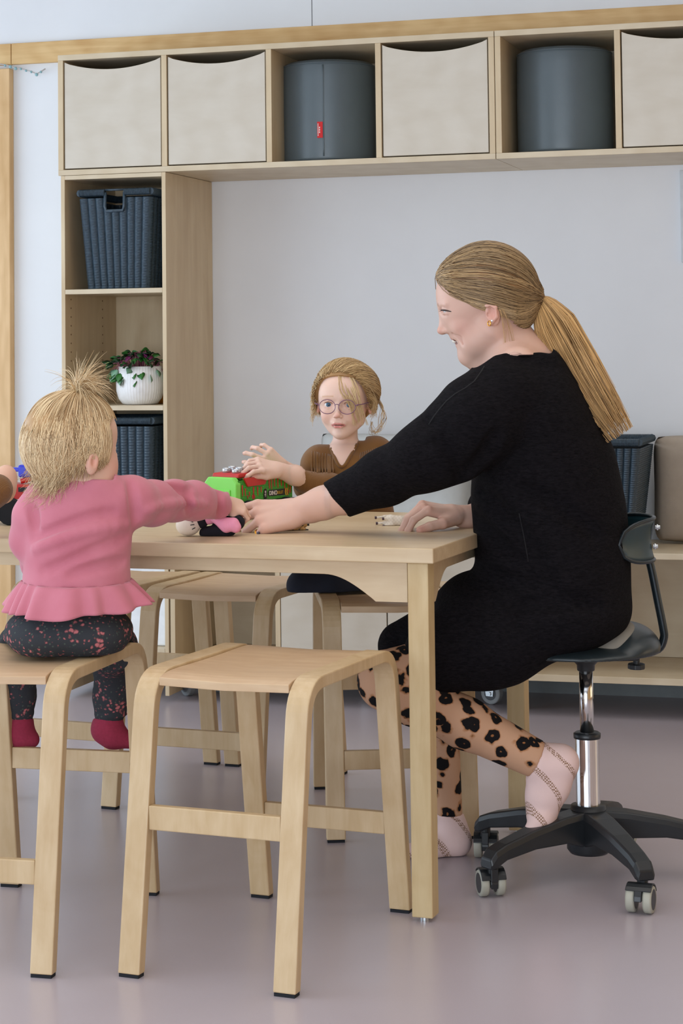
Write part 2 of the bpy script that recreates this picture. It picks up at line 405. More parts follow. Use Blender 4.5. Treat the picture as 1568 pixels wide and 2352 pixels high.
# ---------------------------------------------------------------- wicker baskets
def wicker_side(mb, A, B, C, Dd, nr, rows, out, hole=None, amp=.006, sub=8):
    """panel A(bl) B(br) C(tr) D(tl); vertical wales with woven rows"""
    A, B, C, Dd = map(Vector, (A, B, C, Dd)); out = Vector(out)
    nu = nr*sub; nv = rows*2; vs = []; fs = []
    for j in range(nv+1):
        t = j/nv
        for i in range(nu+1):
            s = i/nu
            p = A.lerp(B, s).lerp(Dd.lerp(C, s), t)
            ph = (s*nr) % 1
            wale = max(0, math.sin(math.pi*(ph-.1)/.8)) if .1 < ph < .9 else 0
            row = .35+.65*(j % 2)
            vs.append(p+out*(amp*wale**.6*(.55+.45*row) - (.0025 if ph <= .1 or ph >= .9 else 0)))
    for j in range(nv):
        for i in range(nu):
            if hole and hole[0] <= (i+.5)/nu <= hole[1] and (j+.5)/nv >= hole[2]: continue
            a = j*(nu+1)+i; fs.append((a, a+1, a+nu+2, a+nu+1))
    mb.add(vs, fs)
def basket(name, loc, wt, dt, wb_, db, h, nr, rows, label, rz=0, handle=True, group=None):
    root = empty(name, loc, rz); tag(root, label, 'basket', group)
    a, b, c, d = wt/2, dt/2, wb_/2, db/2
    hz = .032
    m = MB(); hole = (.36, .64, .86) if handle else None
    hh = h-hz
    wicker_side(m, (-c, -d, 0), (c, -d, 0), (a, -b, hh), (-a, -b, hh), nr, rows, (0, -1, 0), hole)
    wicker_side(m, (c, -d, 0), (c, d, 0), (a, b, hh), (a, -b, hh), nr, rows, (1, 0, 0))
    wicker_side(m, (c, d, 0), (-c, d, 0), (-a, b, hh), (a, b, hh), nr, rows//2, (0, 1, 0), sub=4)
    wicker_side(m, (-c, d, 0), (-c, -d, 0), (-a, -b, hh), (-a, b, hh), nr, rows, (-1, 0, 0))
    o = m.build('woven_body', WICK, root)
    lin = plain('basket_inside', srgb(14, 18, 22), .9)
    i_ = .006
    MB().rings([[(-c+i_, -d+i_, .004), (c-i_, -d+i_, .004), (c-i_, d-i_, .004), (-c+i_, d-i_, .004)], [(-a+i_, -b+i_, hh), (a-i_, -b+i_, hh), (a-i_, b-i_, hh), (-a+i_, b-i_, hh)]], cap=False).add(
        [(-c+i_, -d+i_, .004), (c-i_, -d+i_, .004), (c-i_, d-i_, .004), (-c+i_, d-i_, .004)], [(0, 1, 2, 3)]).build('lining', lin, root) if not handle else None
    MB().box(-c+.002, c-.002, -d+.002, d-.002, .0, .006).build('base', WICK, root)
    # rim: wrapped band
    r = MB(); n = 0
    def band(p, q, skip=None):
        p, q = Vector(p), Vector(q); L = (q-p).length; k = int(L/.0042)
        pts = []; rad = []
        for i in range(2*k+1):
            t = i/(2*k)
            if skip and skip[0] < t < skip[1]:
                if len(pts) > 1: r.tube(pts, rad, 8)
                pts = []; rad = []; continue
            pts.append(p.lerp(q, t)); rad.append(.0125 if i % 2 else .0108)
        if len(pts) > 1: r.tube(pts, rad, 8)
    zr = h-.014
    band((-a, -b, zr), (a, -b, zr), (.37, .63) if handle else None); band((a, -b, zr), (a, b, zr)); band((a, b, zr), (-a, b, zr)); band((-a, b, zr), (-a, -b, zr))
    r.build('rim', WICK, root)
    if handle:
        m = MB(); x = a*.27; zz = hh*.87
        m.tube([(-x, -b, zr), (-x, -b-.003, zz+.01), (-x*.85, -b-.003, zz-.004), (x*.85, -b-.003, zz-.004), (x, -b-.003, zz+.01), (x, -b, zr)], .0055, 8)
        m.tube([(-x, -b, h-.006), (x, -b, h-.006)], .0035, 8)
        m.build('handle_opening', WICK, root, smooth=True)
        MB().box(-a+.02, a-.02, -b+.02, b-.02, .01, hh*.6).build('dark_filler', lin, root)  # near-black block filling the lower part of the basket
    return root
xb0, xb1 = aty(159, 440, YS+.03)[0], aty(372, 440, YS+.03)[0]
bcx = (aty(160, 440, YS+.02)[0]+.0125+aty(352, 440, YS+.02)[0])/2
basket('wicker_basket', (bcx+.006, YS+.175, zs1+.0005), .246, .31, .205, .27, aty(260, 432, YS+.02)[2]-zs1, 9, 34,
       'dark blue-grey wicker basket with a grip hole in the top cell of the column', group='dark wicker baskets')
basket('wicker_basket', (bcx+.004, YS+.175, zs3+.0005), .246, .31, .225, .28, aty(300, 957, YS+.02)[2]-zs3, 9, 26,
       'dark wicker basket low in the column, behind the blonde child\'s face', handle=False, group='dark wicker baskets')

# ---------------------------------------------------------------- plant in ribbed pot
pc = aty(322, 925, YS+.11); pz = zs2+.0005
plant = empty('potted_plant', (pc[0], YS+.11, pz)); tag(plant, 'trailing green and purple plant in a white ribbed pot on the shelf', 'plant')
pr = (aty(372, 900, YS+.11)[0]-aty(272, 900, YS+.11)[0])/2*1.02; ph = aty(322, 842, YS+.02)[2]-pz
prof = [(pr*.62, 0), (pr*.75, .004), (pr*.9, ph*.16), (pr*.99, ph*.36), (pr, ph*.55), (pr*.97, ph*.78), (pr*.9, ph), (pr*.86, ph), (pr*.86, ph-.02)]
MB().lathe(prof, n=144, mod=lambda a, z: 1+.018*abs(math.sin(a*24))-.009).build('pot', plain('white_ceramic', srgb(238, 236, 234), .35), plant, smooth=True)
MB().lathe([(pr*.85, ph-.025), (.001, ph-.02)], n=24).build('soil', plain('soil', srgb(60, 45, 35), .95), plant)
LEAFM = [plain('leaf_green', srgb(48, 110, 42), .4, var=.3, scale=40), plain('leaf_dark', srgb(28, 64, 34), .4, var=.3, scale=40),
         plain('leaf_silver', srgb(128, 172, 140), .35, var=.15, scale=60), plain('leaf_purple', srgb(120, 34, 92), .4, var=.3, scale=40)]
leafmesh = []
for mi in range(4):
    m = MB(); n = 7; rs = []
    for i in range(n):
        t = i/(n-1); wd = .5*math.sin(math.pi*min(1, t*1.05+.03))**.8*(1-.35*t); zc = -.25*t*t
        rs.append([(t, -wd, zc+.08*wd), (t, 0, zc), (t, wd, zc+.08*wd), (t, 0, zc-.012)])
    m.rings(rs, cap=False); o = m.build('leaf', LEAFM[mi], plant, smooth=True); leafmesh.append(o.data); bpy.data.objects.remove(o)
stems = MB()
for k in range(120):
    a = RNG.uniform(0, 2*math.pi); q = RNG.uniform(0, 1)**.5
    low = (k % 4 == 0)
    if low: rr = pr*RNG.uniform(1.0, 1.12); z = ph+RNG.uniform(-.045, .0)
    else: rr = pr*RNG.uniform(.0, 1.22); z = ph+.004+.042*(1-(rr/(pr*1.3))**2)*RNG.uniform(.5, 1.15)
    if low and -.9 < a-1.5*math.pi < .5: rr = pr*1.0
    p = Vector((rr*math.cos(a)*(1.12 if math.cos(a) < 0 else .92), rr*math.sin(a)*.9, z))
    mi = [0, 0, 1, 1, 2, 0, 3, 1][k % 8]
    o = bpy.data.objects.new('leaf', leafmesh[mi]); COL.objects.link(o); o.parent = plant
    L = RNG.uniform(.021, .036)
    d = Vector((math.cos(a), math.sin(a), RNG.uniform(-.7, .5) if not low else RNG.uniform(-1.6, -.5)))
    rot = d.to_track_quat('X', 'Z').to_matrix().to_4x4() @ Matrix.Rotation(RNG.uniform(-.9, .9), 4, 'X')
    o.matrix_basis = Matrix.Translation(p) @ rot @ Matrix.Diagonal((L, L*1.05, L, 1))
    stems.tube([Vector((p.x*.5, p.y*.5, ph-.018)), Vector((p.x*.8, p.y*.8, max(z, ph)+.004)), p], .0011, 5)
stems.build('stems', plain('stem_pink', srgb(150, 84, 100), .5), plant, smooth=True)
jar = empty('amber_jar', (aty(369, 900, YS+.2)[0], YS+.24, pz)); tag(jar, 'amber jar half hidden behind the white plant pot', 'jar')
MB().lathe([(.025, 0), (.028, .004), (.028, .05), (.02, .058), (.02, .064)], n=24).build('body', plain('amber_glass', srgb(206, 130, 20), .2), jar, smooth=True)
MB().lathe([(.0215, .0635), (.0215, .072), (.001, .073)], n=24).build('lid', plain('amber_lid', srgb(190, 120, 30), .4), jar, smooth=True)

# garland on the wall at the left
gp = [aty(*q, YW-.03) for q in ((0, 147), (12, 149), (24, 152), (36, 156), (48, 157), (60, 161), (72, 164), (84, 170), (94, 164), (104, 158))]
g = empty('bead_twig', tuple(gp[0])); tag(g, 'thin twig with pale blue beads hanging by the rail at top left', 'decoration')
og = np.array(gp[0])
MB().tube([p-og for p in gp], .0022, 6).build('twig', plain('twig_grey', srgb(186, 180, 176), .7), g, smooth=True)
bm_ = plain('pale_blue_bead', srgb(140, 178, 184), .25)
for i, p in enumerate(gp[1:9]):
    MB().sphere(p-og-np.array([0, 0, .002]), .0062 if i in (1, 2, 6) else .0045, 10, 8).build('bead', bm_, g, smooth=True)
MB().tube([(0, 0, 0), (-.02, .026, .004)], .0015, 6).build('hook', plain('twig_grey', srgb(186, 180, 176), .7), g)

# ---------------------------------------------------------------- bench
BX0 = xcr+.004; ZS = aty(1530, 1271.5, YS)[2]; BXE = 1.3
zbb = aty(1257, 1565, YS)[2]; zbt = aty(1257, 1549, YS)[2]
bench = empty('window_bench', (0, 0, 0)); tag(bench, 'low birch bench cabinet on castors running along the wall behind the table', 'bench')
MB().box(BX0, BXE, YS, YW-.019, ZS-.018, ZS).build('seat_board', BIRCH, bench, bevel=.001)
MB().box(BX0, BXE, YS, YW-.019, zbb, zbb+.020).build('bottom_board', BIRCH, bench, bevel=.001)
MB().box(BX0, BXE, YW-.032, YW-.02, zbb+.021, ZS-.019).build('back_panel', BIRCH, bench)
xm1, xm2 = XS(632, 1420), XS(1150, 1400)
for x in (BX0+.001, xm1, xm2, XS(1700, 1400), BXE-.02):
    MB().box(x, x+.016, YS+.001, YW-.033, zbb+.021, ZS-.019).build('upright', BIRCHZ, bench, bevel=.001)
for a, b in ((xm1+.018, (xm1+xm2)/2), ((xm1+xm2)/2+.004, xm2-.002)):
    MB().box(a, b, YS+.002, YS+.018, zbb+.024, ZS-.022).build('door', BOXW, bench, bevel=.001)
def castor(px, py, ang, par, light=False, red=False):
    p = atz(px, py, 0); x, y = p[0], p[1]
    r = .034; c = empty('castor', (x, y, 0), ang); c.parent = par
    MB().cyl((-.012, 0, r), (.012, 0, r), r, n=28).build('wheel', GREYRUB if not light else plain('pale_rubber', srgb(165, 170, 172), .5), c, bevel=.004)
    MB().cyl((-.0125, 0, r), (.0125, 0, r), r*.62, n=24).build('hub', plain('hub_grey', srgb(96, 100, 104), .5), c)
    m = MB()
    for s in (-1, 1): m.prism([(-.012, r-.008), (.012, r-.008), (.024, zbb-.008), (-.020, zbb-.008)], .0025, 'yz', s*.016-.00125)
    m.box(-.017, .017, -.02, .024, zbb-.010, zbb-.0065)
    m.build('fork', STEEL, c)
    MB().cyl((-.021, 0, r), (.021, 0, r), .006, n=12).build('axle', STEEL, c)
    MB().box(-.034, .034, -.03, .034, zbb-.006, zbb-.0002).build('mounting_plate', STEEL, c)
    if red: MB().box(-.012, .012, -.05, -.03, .03, .045).build('brake_lever', plain('red_plastic', srgb(196, 40, 36), .4), c, bevel=.002)
castor(1197, 1627, .3, bench); castor(1130, 1617, 1.25, bench, True)
castor(432, 1598, .9, bench); castor(505, 1590, 1.3, bench, red=True); castor(846, 1600, 1.1, bench)

# cushions and tall basket on the bench
def cushion(name, c, w_, h_, t_, rz, tilt, mat, label, pinch=.08, n=28, cat='cushion'):
    m = MB(); vs = []; fs = []
    for side in (1, -1):
        for j in range(n+1):
            for i in range(n+1):
                u = -1+2*i/n; v = -1+2*j/n
                e = max(0, 1-abs(u)**3.2)*max(0, 1-abs(v)**3.2)
                th = t_*.5*e**.42
                k = 1-pinch*(1-abs(v)**2)*abs(u)**6; k2 = 1-pinch*(1-abs(u)**2)*abs(v)**6
                wr = .004*math.sin(7*u+3*v)*e+.003*math.sin(11*v-4*u)*e
                cr = 1-.045*abs(u*v)**7; vs.append((u*w_/2*k*cr, -side*th+wr, v*h_/2*k2*cr+h_/2))
    N = (n+1)**2
    for s in (0, 1):
        for j in range(n):
            for i in range(n):
                a = s*N+j*(n+1)+i; fs.append((a, a+1, a+n+2, a+n+1) if s == 0 else (a, a+n+1, a+n+2, a+1))
    m.add(vs, fs); o = m.build(name, mat, smooth=True)
    o.data.validate()
    b = bmesh.new(); b.from_mesh(o.data); bmesh.ops.remove_doubles(b, verts=b.verts, dist=.0004); bmesh.ops.recalc_face_normals(b, faces=b.faces); b.to_mesh(o.data); b.free()
    o.location = c; o.rotation_euler = (tilt, 0, rz); tag(o, label, cat); return o
LINEN = plain('light_grey_linen', srgb(200, 204, 204), .85, var=.03, scale=40, bump=.3, bscale=900)
xa, xb_ = aty(731, 1080, YW-.16)[0], aty(1092, 1080, YW-.16)[0]
hc = aty(880, 998, YW-.1)[2]-ZS
cushion('cushion', ((xa+xb_)/2, YW-.185, ZS+.004), (xb_-xa), hc+.01, .15, .0, -.13, LINEN, 'large light grey cushion leaning on the wall behind the girl with glasses', pinch=.05)
TAUPE = plain('taupe_felt', srgb(176, 162, 146), .9, var=.03, scale=60, bump=.3, bscale=700)
xa = aty(1440, 1100, YW-.12)[0]; hc = aty(1530, 1008, YW-.1)[2]-ZS
cushion('back_pad', (xa+.50, YW-.135, ZS+.004), .84, hc+.01, .12, .0, -.05, TAUPE, 'taupe back cushion at the right edge beside the tall basket', pinch=.012)
xq0, xq1 = aty(1410, 1100, YS+.2)[0], aty(1494, 1010, YS+.2)[0]
hb = aty(1470, 1003, YS+.14)[2]-ZS
basket('tall_basket', ((xq0+xq1)/2-.092, YS+.19, ZS+.001), .27, .30, .20, .22, hb, 12, 46, 'tall dark wicker basket on the bench right behind the woman', handle=False)
structure('trim_3', MB().box(aty(1563.5, 500, YW)[0], aty(1563.5, 500, YW)[0]+.5, YW-.016, YW-.0002, aty(1566, 603, YW)[2], aty(1566, 392, YW)[2]),
          plain('pale_grey_panel', srgb(205, 210, 214), .6), 'pale grey wall panel at the right edge', bevel=.002)

# ================================================================ TABLE
TH = math.atan2(3.853-3.797, -1.87+.925)      # direction of the long edge, towards the left
tc = atz(994, 1260.3, .72)
tab = empty('activity_table', (tc[0], tc[1], 0), -.0593)
tag(tab, 'rectangular beech table in the middle, with toys on top', 'table')
LT, DT = 1.9, .80
MB().box(-LT, 0, 0, DT, .6905, .72).build('tabletop', BEECH, tab, bevel=.0022)
def apron(L, d0, d1, flare):
    P = [(0, .690), (L, .690), (L, .690-d1)]
    P += [(L-flare*.55, .690-d1)]
    for i in range(13):
        t = i/12; P.append((L-flare*.55-flare*.9*t-.04*0, .690-d1+(d1-d0)*(1-math.cos(math.pi*t*.5+0))**.0*math.sin(math.pi/2*t)))
    P += [(flare*1.45, .690-d0)]
    for i in range(12, -1, -1):
        t = i/12; P.append((flare*.55+flare*.9*t, .690-d1+(d1-d0)*math.sin(math.pi/2*t)))
    P += [(0, .690-d1)]
    return P
ins = .016
MB().prism([(x-LT+.05, z) for x, z in apron(LT-.1-.012, .028, .079, .12)], .020, 'xz', ins+.012).build('apron', BEECH, tab, bevel=.001)
MB().prism([(x-LT+.05, z) for x, z in apron(LT-.1, .028, .079, .12)], .020, 'xz', DT-ins-.032).build('apron', BEECH, tab, bevel=.001)
MB().prism([(y+.05, z) for y, z in apron(DT-.1, .026, .085, .10)], .020, 'yz', -ins-.032).build('apron', BEECH, tab, bevel=.001)
MB().prism([(y+.05, z) for y, z in apron(DT-.1, .026, .085, .10)], .020, 'yz', -LT+ins+.012).build('apron', BEECH, tab, bevel=.001)
for (x, y) in ((-.042-.0155, .0145), (-.042-.0155, DT-.0565), (-LT+.016, .0145), (-LT+.016, DT-.0565)):
    lg = MB().box(x, x+.042, y, y+.042, .008, .6895).build('leg', BEECHZ, tab, bevel=.002)
    MB().cyl((x+.02, y+.02, 0), (x+.02, y+.02, .009), .009, n=16).build('glide', STEEL, lg)

# ================================================================ STOOLS
def make_stool():
    root = empty('stool', (0, 0, 0))
    w_, t_, Wd, Hs = .043, .023, .346, .528
    yf, ys = .285, .215                       # half spread at the floor, half depth at the shoulder
    def path():
        P = []; R = .060
        # front leg up, bend, top rail, bend, rear leg down (centre line of the strip)
        ang = math.atan2(yf-ys, Hs-.0)
        for sgn in (-1,):
            P.append(Vector((0, -yf+t_/2, .006)))
            top = Hs-t_/2
            k = Vector((0, -ys+t_/2, top)); dirl = (k-P[0]).normalized()
            a = k-dirl*R; b = k+Vector((0, R, 0))
            P.append(P[0].lerp(a, .5)); P.append(a)
            for i in range(1, 9):
                t = i/9; P.append(a*(1-t)**2+k*2*t*(1-t)+b*t*t)
            P.append(b)
        half = list(P)
        full = half+[Vector((0, 0, top+.0)) ]+[Vector((0, -p.y, p.z)) for p in reversed(half)]
        return full
    pth = path()
    for s in (-1, 1):
        m = MB(); rs = []; n = len(pth)
        for i, p in enumerate(pth):
            tg = (pth[min(i+1, n-1)]-pth[max(i-1, 0)]).normalized(); nn = Vector((0, -tg.z, tg.y))
            if i == 0 or i == n-1: nn = Vector((0, -1 if i == 0 else 1, 0)) if True else nn
            if i == n-1: nn = Vector((0, 1, 0))
            if i == 0: nn = Vector((0, -1, 0))
            x0 = s*(Wd/2)-(w_ if s > 0 else 0); x1 = x0+w_
            rs.append([Vector((x0, p.y, p.z))+nn*t_/2, Vector((x1, p.y, p.z))+nn*t_/2, Vector((x1, p.y, p.z))-nn*t_/2, Vector((x0, p.y, p.z))-nn*t_/2])
        m.rings(rs); o = m.build('side_frame', BENT, root, bevel=.0025)
        for sy in (-1, 1):
            yy = sy*(yf-t_/2)
            MB().box(s*(Wd/2)-(w_ if s > 0 else 0)+.002, s*(Wd/2)-(w_ if s > 0 else 0)+w_-.002, yy-t_/2+.001, yy+t_/2-.001, 0, .0058).build('foot_pad', BLKRUB, root)
    # seat: slightly dished, front and back lips roll down
    m = MB(); xi = Wd/2-w_-.0008; rs = []
    for i in range(25):
        t = -1+2*i/24; y = t*(ys-.012)*1.0; dz = -.010*abs(t)**8-.004*(1-t*t)
        rs.append([(-xi, y, Hs-.0015+dz), (0, y, Hs-.0045+dz), (xi, y, Hs-.0015+dz), (xi, y, Hs-.0165+dz), (0, y, Hs-.0195+dz), (-xi, y, Hs-.0165+dz)])
    m.rings(rs); m.build('seat', SEATW, root, bevel=.0015)
    def yleg(z): return yf-(yf-ys)*(z/Hs)
    for sy, z in ((-1, .252), (1, .155)):
        y = sy*(yleg(z+.02)-t_/2)
        MB().box(-xi-.0005, xi+.0005, y-.008, y+.008, z, z+.043).build('stretcher', BENT, root, bevel=.002)
    return root
stool0 = make_stool()
def place_stool(x, y, rz, label, first=[True]):
    o = stool0 if first[0] else copy_tree(stool0); first[0] = False
    o.location = (x, y, 0); o.rotation_euler = (0, 0, rz)
    tag(o, label, 'stool', 'bentwood stools around the table')
    return o
place_stool(-1.200, 3.622, -.115, 'empty bentwood stool in the foreground, nearest to the viewer')
place_stool(-1.694, 3.597, .03+math.pi, 'bentwood stool at lower left carrying the toddler in pink')
place_stool(-1.672, 4.818, -.09+math.pi, 'empty bentwood stool on the far side of the table, behind the foreground stool')
place_stool(-2.044, 4.858, -.12+math.pi, 'bentwood stool at far left, mostly behind the toddler\'s back')
place_stool(-1.252, 4.690, .35+math.pi, 'bentwood stool under the girl with glasses')
# ================================================================ ORGANIC SHAPES (implicit surfaces turned into meshes)
_UP = -_D
AX = np.array([_R, _UP, _F])                  # picture-aligned axes: right, up, away
def pix(P):
    v = P-CAMP; z = v @ _F
    return 784+FPX*(v @ _R)/z, 1176+SHIFT_PX+FPX*(v @ _D)/z
def axes_rot(deg, base=AX):                   # roll in the picture plane, clockwise positive
    a = math.radians(deg); r, u, f = base
    return np.array([r*math.cos(a)-u*math.sin(a), r*math.sin(a)+u*math.cos(a), f])
class SDF:
    def __init__(s): s.ops = []; s.post = []
    def cap(s, a, b, ra, rb=None, k=.01, sub=False):
        a = np.array(a, float); b = np.array(b, float); rb = ra if rb is None else rb
        ba = b-a; L = ba @ ba+1e-12
        def f(P):
            t = np.clip(((P-a) @ ba)/L, 0, 1)
            return np.sqrt(((P-a-t[:, None]*ba)**2).sum(1))-(ra+(rb-ra)*t)
        s.ops.append((f, k, sub, (a+b)/2, math.sqrt(L)/2+max(ra, rb))); return s
    def chain(s, pts, rs, k=.01):
        for i in range(len(pts)-1): s.cap(pts[i], pts[i+1], rs[i], rs[i+1], k)
        return s
    def ell(s, c, r, k=.01, ax=AX, sub=False):
        c = np.array(c, float); r = np.array(r, float); ax = np.array(ax)
        def f(P):
            q = (P-c) @ ax.T
            k0 = np.sqrt(((q/r)**2).sum(1)); k1 = np.sqrt(((q/(r*r))**2).sum(1))+1e-9
            return k0*(k0-1)/k1
        s.ops.append((f, k, sub, c, max(r))); return s
    def box(s, c, h, rr=.002, k=.002, ax=AX, sub=False):
        c = np.array(c, float); h = np.array(h, float)-rr; ax = np.array(ax)
        def f(P):
            q = np.abs((P-c) @ ax.T)-h
            return np.sqrt((np.maximum(q, 0)**2).sum(1))+np.minimum(q.max(1), 0)-rr
        s.ops.append((f, k, sub, c, np.linalg.norm(h)+rr)); return s
    def clip(s, fn): s.post.append(fn); return s       # keep where fn(P) < 0
    def raw(s):
        q = SDF(); q.ops = list(s.ops); return q
    def under(s, cloths, domain, off=.004):    # inside the domain the body stays below the clothes
        cl = [q.raw() for q in cloths]
        def fn(P, c=None, rad=0):
            d = np.minimum.reduce([q(P, c, rad) for q in cl])
            return np.where(domain(P), d+off, -1.)
        fn.wants = True; s.post.append(fn); return s
    def scale_about(s, c, k):                   # scales everything added so far
        c = np.array(c, float); old = s.ops; s.ops = []
        for f, kk, sub, bc, br in old:
            s.ops.append(((lambda f: (lambda P: f(c+(P-c)/k)*k))(f), kk*k, sub, c+(bc-c)*k, br*k))
        return s
    def __call__(s, P, c=None, rad=0):
        d = np.full(len(P), .5)
        for f, k, sub, bc, br in s.ops:
            if c is not None and np.linalg.norm(c-bc)-br > rad+k+.004: continue
            e = f(P)
            if sub:
                h = np.clip(.5-.5*(e+d)/k, 0, 1); d = d+(-e-d)*h+k*h*(1-h)
            else:
                h = np.clip(.5+.5*(d-e)/k, 0, 1); d = d+(e-d)*h-k*h*(1-h)
        for fn in s.post: d = np.maximum(d, fn(P, c, rad) if getattr(fn, 'wants', False) else fn(P))
        return d
def nets(fn, lo, hi, h):
    """naive surface nets in a narrow band -> verts, quads"""
    lo = np.array(lo, float); B = 8
    n = np.maximum(1, np.ceil((np.array(hi)-lo)/(h*B))).astype(int)
    N = n*B+1
    G = np.full(N, 1., np.float32)
    ii = np.stack(np.meshgrid(*[np.arange(B+1)]*3, indexing='ij'), -1).reshape(-1, 3)
    rad = B*h*math.sqrt(3)/2
    for bx in range(n[0]):
        for by in range(n[1]):
            cz = np.stack([np.full(n[2], bx), np.full(n[2], by), np.arange(n[2])], 1)
            cc = lo+(cz*B+B/2)*h
            for k in range(n[2]):
                c = cc[k]
                v = float(fn(c[None], c, rad)[0])
                sl = (slice(bx*B, bx*B+B+1), slice(by*B, by*B+B+1), slice(k*B, k*B+B+1))
                if abs(v) > rad*1.5+.003:
                    G[sl] = np.where(G[sl] == 1., 1. if v > 0 else -1., G[sl]) if v > 0 else np.where(G[sl] == 1., -1., G[sl]); continue
                P = lo+(ii+cz[k]*B)*h
                G[sl] = fn(P, c, rad).reshape(B+1, B+1, B+1)
    S = G < 0
    C = [S[a:S.shape[0]-1+a, b:S.shape[1]-1+b, c:S.shape[2]-1+c] for a in (0, 1) for b in (0, 1) for c in (0, 1)]
    cnt = sum(x.astype(np.int8) for x in C)
    act = (cnt > 0) & (cnt < 8); idx = np.argwhere(act)
    if len(idx) == 0: return np.zeros((0, 3)), []
    vid = np.full(act.shape, -1, np.int64); vid[act] = np.arange(len(idx))
    acc = np.zeros((len(idx), 3)); num = np.zeros(len(idx))
    cor = [(a, b, c) for a in (0, 1) for b in (0, 1) for c in (0, 1)]
    for p in cor:
        for ax in range(3):
            if p[ax]: continue
            q = list(p); q[ax] = 1
            g0 = G[idx[:, 0]+p[0], idx[:, 1]+p[1], idx[:, 2]+p[2]]; g1 = G[idx[:, 0]+q[0], idx[:, 1]+q[1], idx[:, 2]+q[2]]
            m = (g0 < 0) != (g1 < 0); t = np.where(m, g0/(g0-g1+1e-12), 0)
            pos = np.array(p, float)[None].repeat(len(idx), 0); pos[:, ax] = t
            acc[m] += pos[m]; num[m] += 1
    V = lo+(idx+acc/np.maximum(num, 1)[:, None])*h
    F = []
    for ax in range(3):
        sh = list(S.shape)
        sl0 = [slice(1, s-1) for s in sh]; sl0[ax] = slice(0, sh[ax]-1)
        sl1 = list(sl0); sl1[ax] = slice(1, sh[ax])
        a = S[tuple(sl0)]; b = S[tuple(sl1)]; e = np.argwhere(a != b)
        if len(e) == 0: continue
        off = np.array([1, 1, 1]); off[ax] = 0; e2 = e+off
        u, v = [(1, 2), (2, 0), (0, 1)][ax]
        def g(du, dv):
            q = e2.copy(); q[:, u] -= du; q[:, v] -= dv
            return vid[q[:, 0], q[:, 1], q[:, 2]]
        quad = np.stack([g(1, 1), g(0, 1), g(0, 0), g(1, 0)], 1)
        fl = ~a[tuple(e.T)]
        quad[fl] = quad[fl][:, ::-1]
        F.append(quad)
    F = np.concatenate(F); F = F[(F >= 0).all(1)]
    return V, F
def mesh_np(name, V, F, mat, parent=None, col=None, smooth=True):
    me = bpy.data.meshes.new(name); nv, nf = len(V), len(F); k = F.shape[1]
    me.vertices.add(nv); me.vertices.foreach_set('co', np.asarray(V, np.float32).ravel())
    me.loops.add(nf*k); me.loops.foreach_set('vertex_index', F.astype(np.int32).ravel())
    me.polygons.add(nf); me.polygons.foreach_set('loop_start', np.arange(nf, dtype=np.int32)*k)
    me.polygons.foreach_set('use_smooth', np.full(nf, smooth)); me.update(calc_edges=True); me.validate()
    if col is not None:
        c = me.color_attributes.new('Col', 'FLOAT_COLOR', 'POINT'); d = np.ones((nv, 4), np.float32); d[:, :3] = col
        c.data.foreach_set('color', d.ravel())
    mats = mat if isinstance(mat, (list, tuple)) else [mat]
    for x in mats: me.materials.append(x)
    o = bpy.data.objects.new(name, me); COL.objects.link(o)
    if parent is not None:
        o.parent = parent; o.matrix_parent_inverse = parent_inv(parent)
    return o
def sdf_obj(name, sdf, boxes, mat, parent=None, colfn=None, relax=1):
    """boxes: (lo, hi, voxel) in world space; where boxes overlap, faces inside a finer later box are dropped"""
    Vs = []; Fs = []; n = 0
    for i, (lo, hi, h) in enumerate(boxes):
        V, F = nets(sdf, lo, hi, h)
        if len(V) == 0: continue
        if i < len(boxes)-1 and len(F):
            c = V[F].mean(1); keep = np.ones(len(F), bool)
            for (l2, h2, _h) in boxes[i+1:]:
                l2 = np.array(l2)+_h*2.5; h2 = np.array(h2)-_h*2.5
                keep &= ~((c > l2) & (c < h2)).all(1)
            F = F[keep]
        Vs.append(V); Fs.append(F+n); n += len(V)
    V = np.concatenate(Vs); F = np.concatenate(Fs)
    used = np.unique(F); mp = np.full(len(V), -1, np.int64); mp[used] = np.arange(len(used)); V = V[used]; F = mp[F]
    col = colfn(V) if colfn else None
    return mesh_np(name, V, F, mat, parent, col)
def bounds(pts, m):
    pts = np.array(pts); return pts.min(0)-m, pts.max(0)+m
def strands(name, lines, rads, cols, mat, parent=None, seg=3, taper=.35):
    """lines: list of (n,3) arrays of equal n; tubes with seg sides"""
    L = np.array(lines); m, n, _ = L.shape
    T = np.gradient(L, axis=1); T /= np.linalg.norm(T, axis=2, keepdims=True)+1e-9
    ref = np.array([.31, .22, .92]); U = np.cross(T, ref); U /= np.linalg.norm(U, axis=2, keepdims=True)+1e-9; W_ = np.cross(T, U)
    t = np.linspace(0, 1, n); prof = 1-(1-taper)*t**2
    R_ = np.array(rads)[:, None]*prof[None]
    ang = np.arange(seg)*2*math.pi/seg
    V = L[:, :, None, :]+R_[:, :, None, None]*(U[:, :, None, :]*np.cos(ang)[None, None, :, None]+W_[:, :, None, :]*np.sin(ang)[None, None, :, None])
    V = V.reshape(-1, 3)
    i, j, k = np.meshgrid(np.arange(m), np.arange(n-1), np.arange(seg), indexing='ij')
    b = i*n*seg; a0 = b+j*seg+k; a1 = b+j*seg+(k+1) % seg
    F = np.stack([a0, a1, a1+seg, a0+seg], -1).reshape(-1, 4)
    c = np.repeat(np.array(cols), n*seg, 0)
    return mesh_np(name, V, F, mat, parent, c)
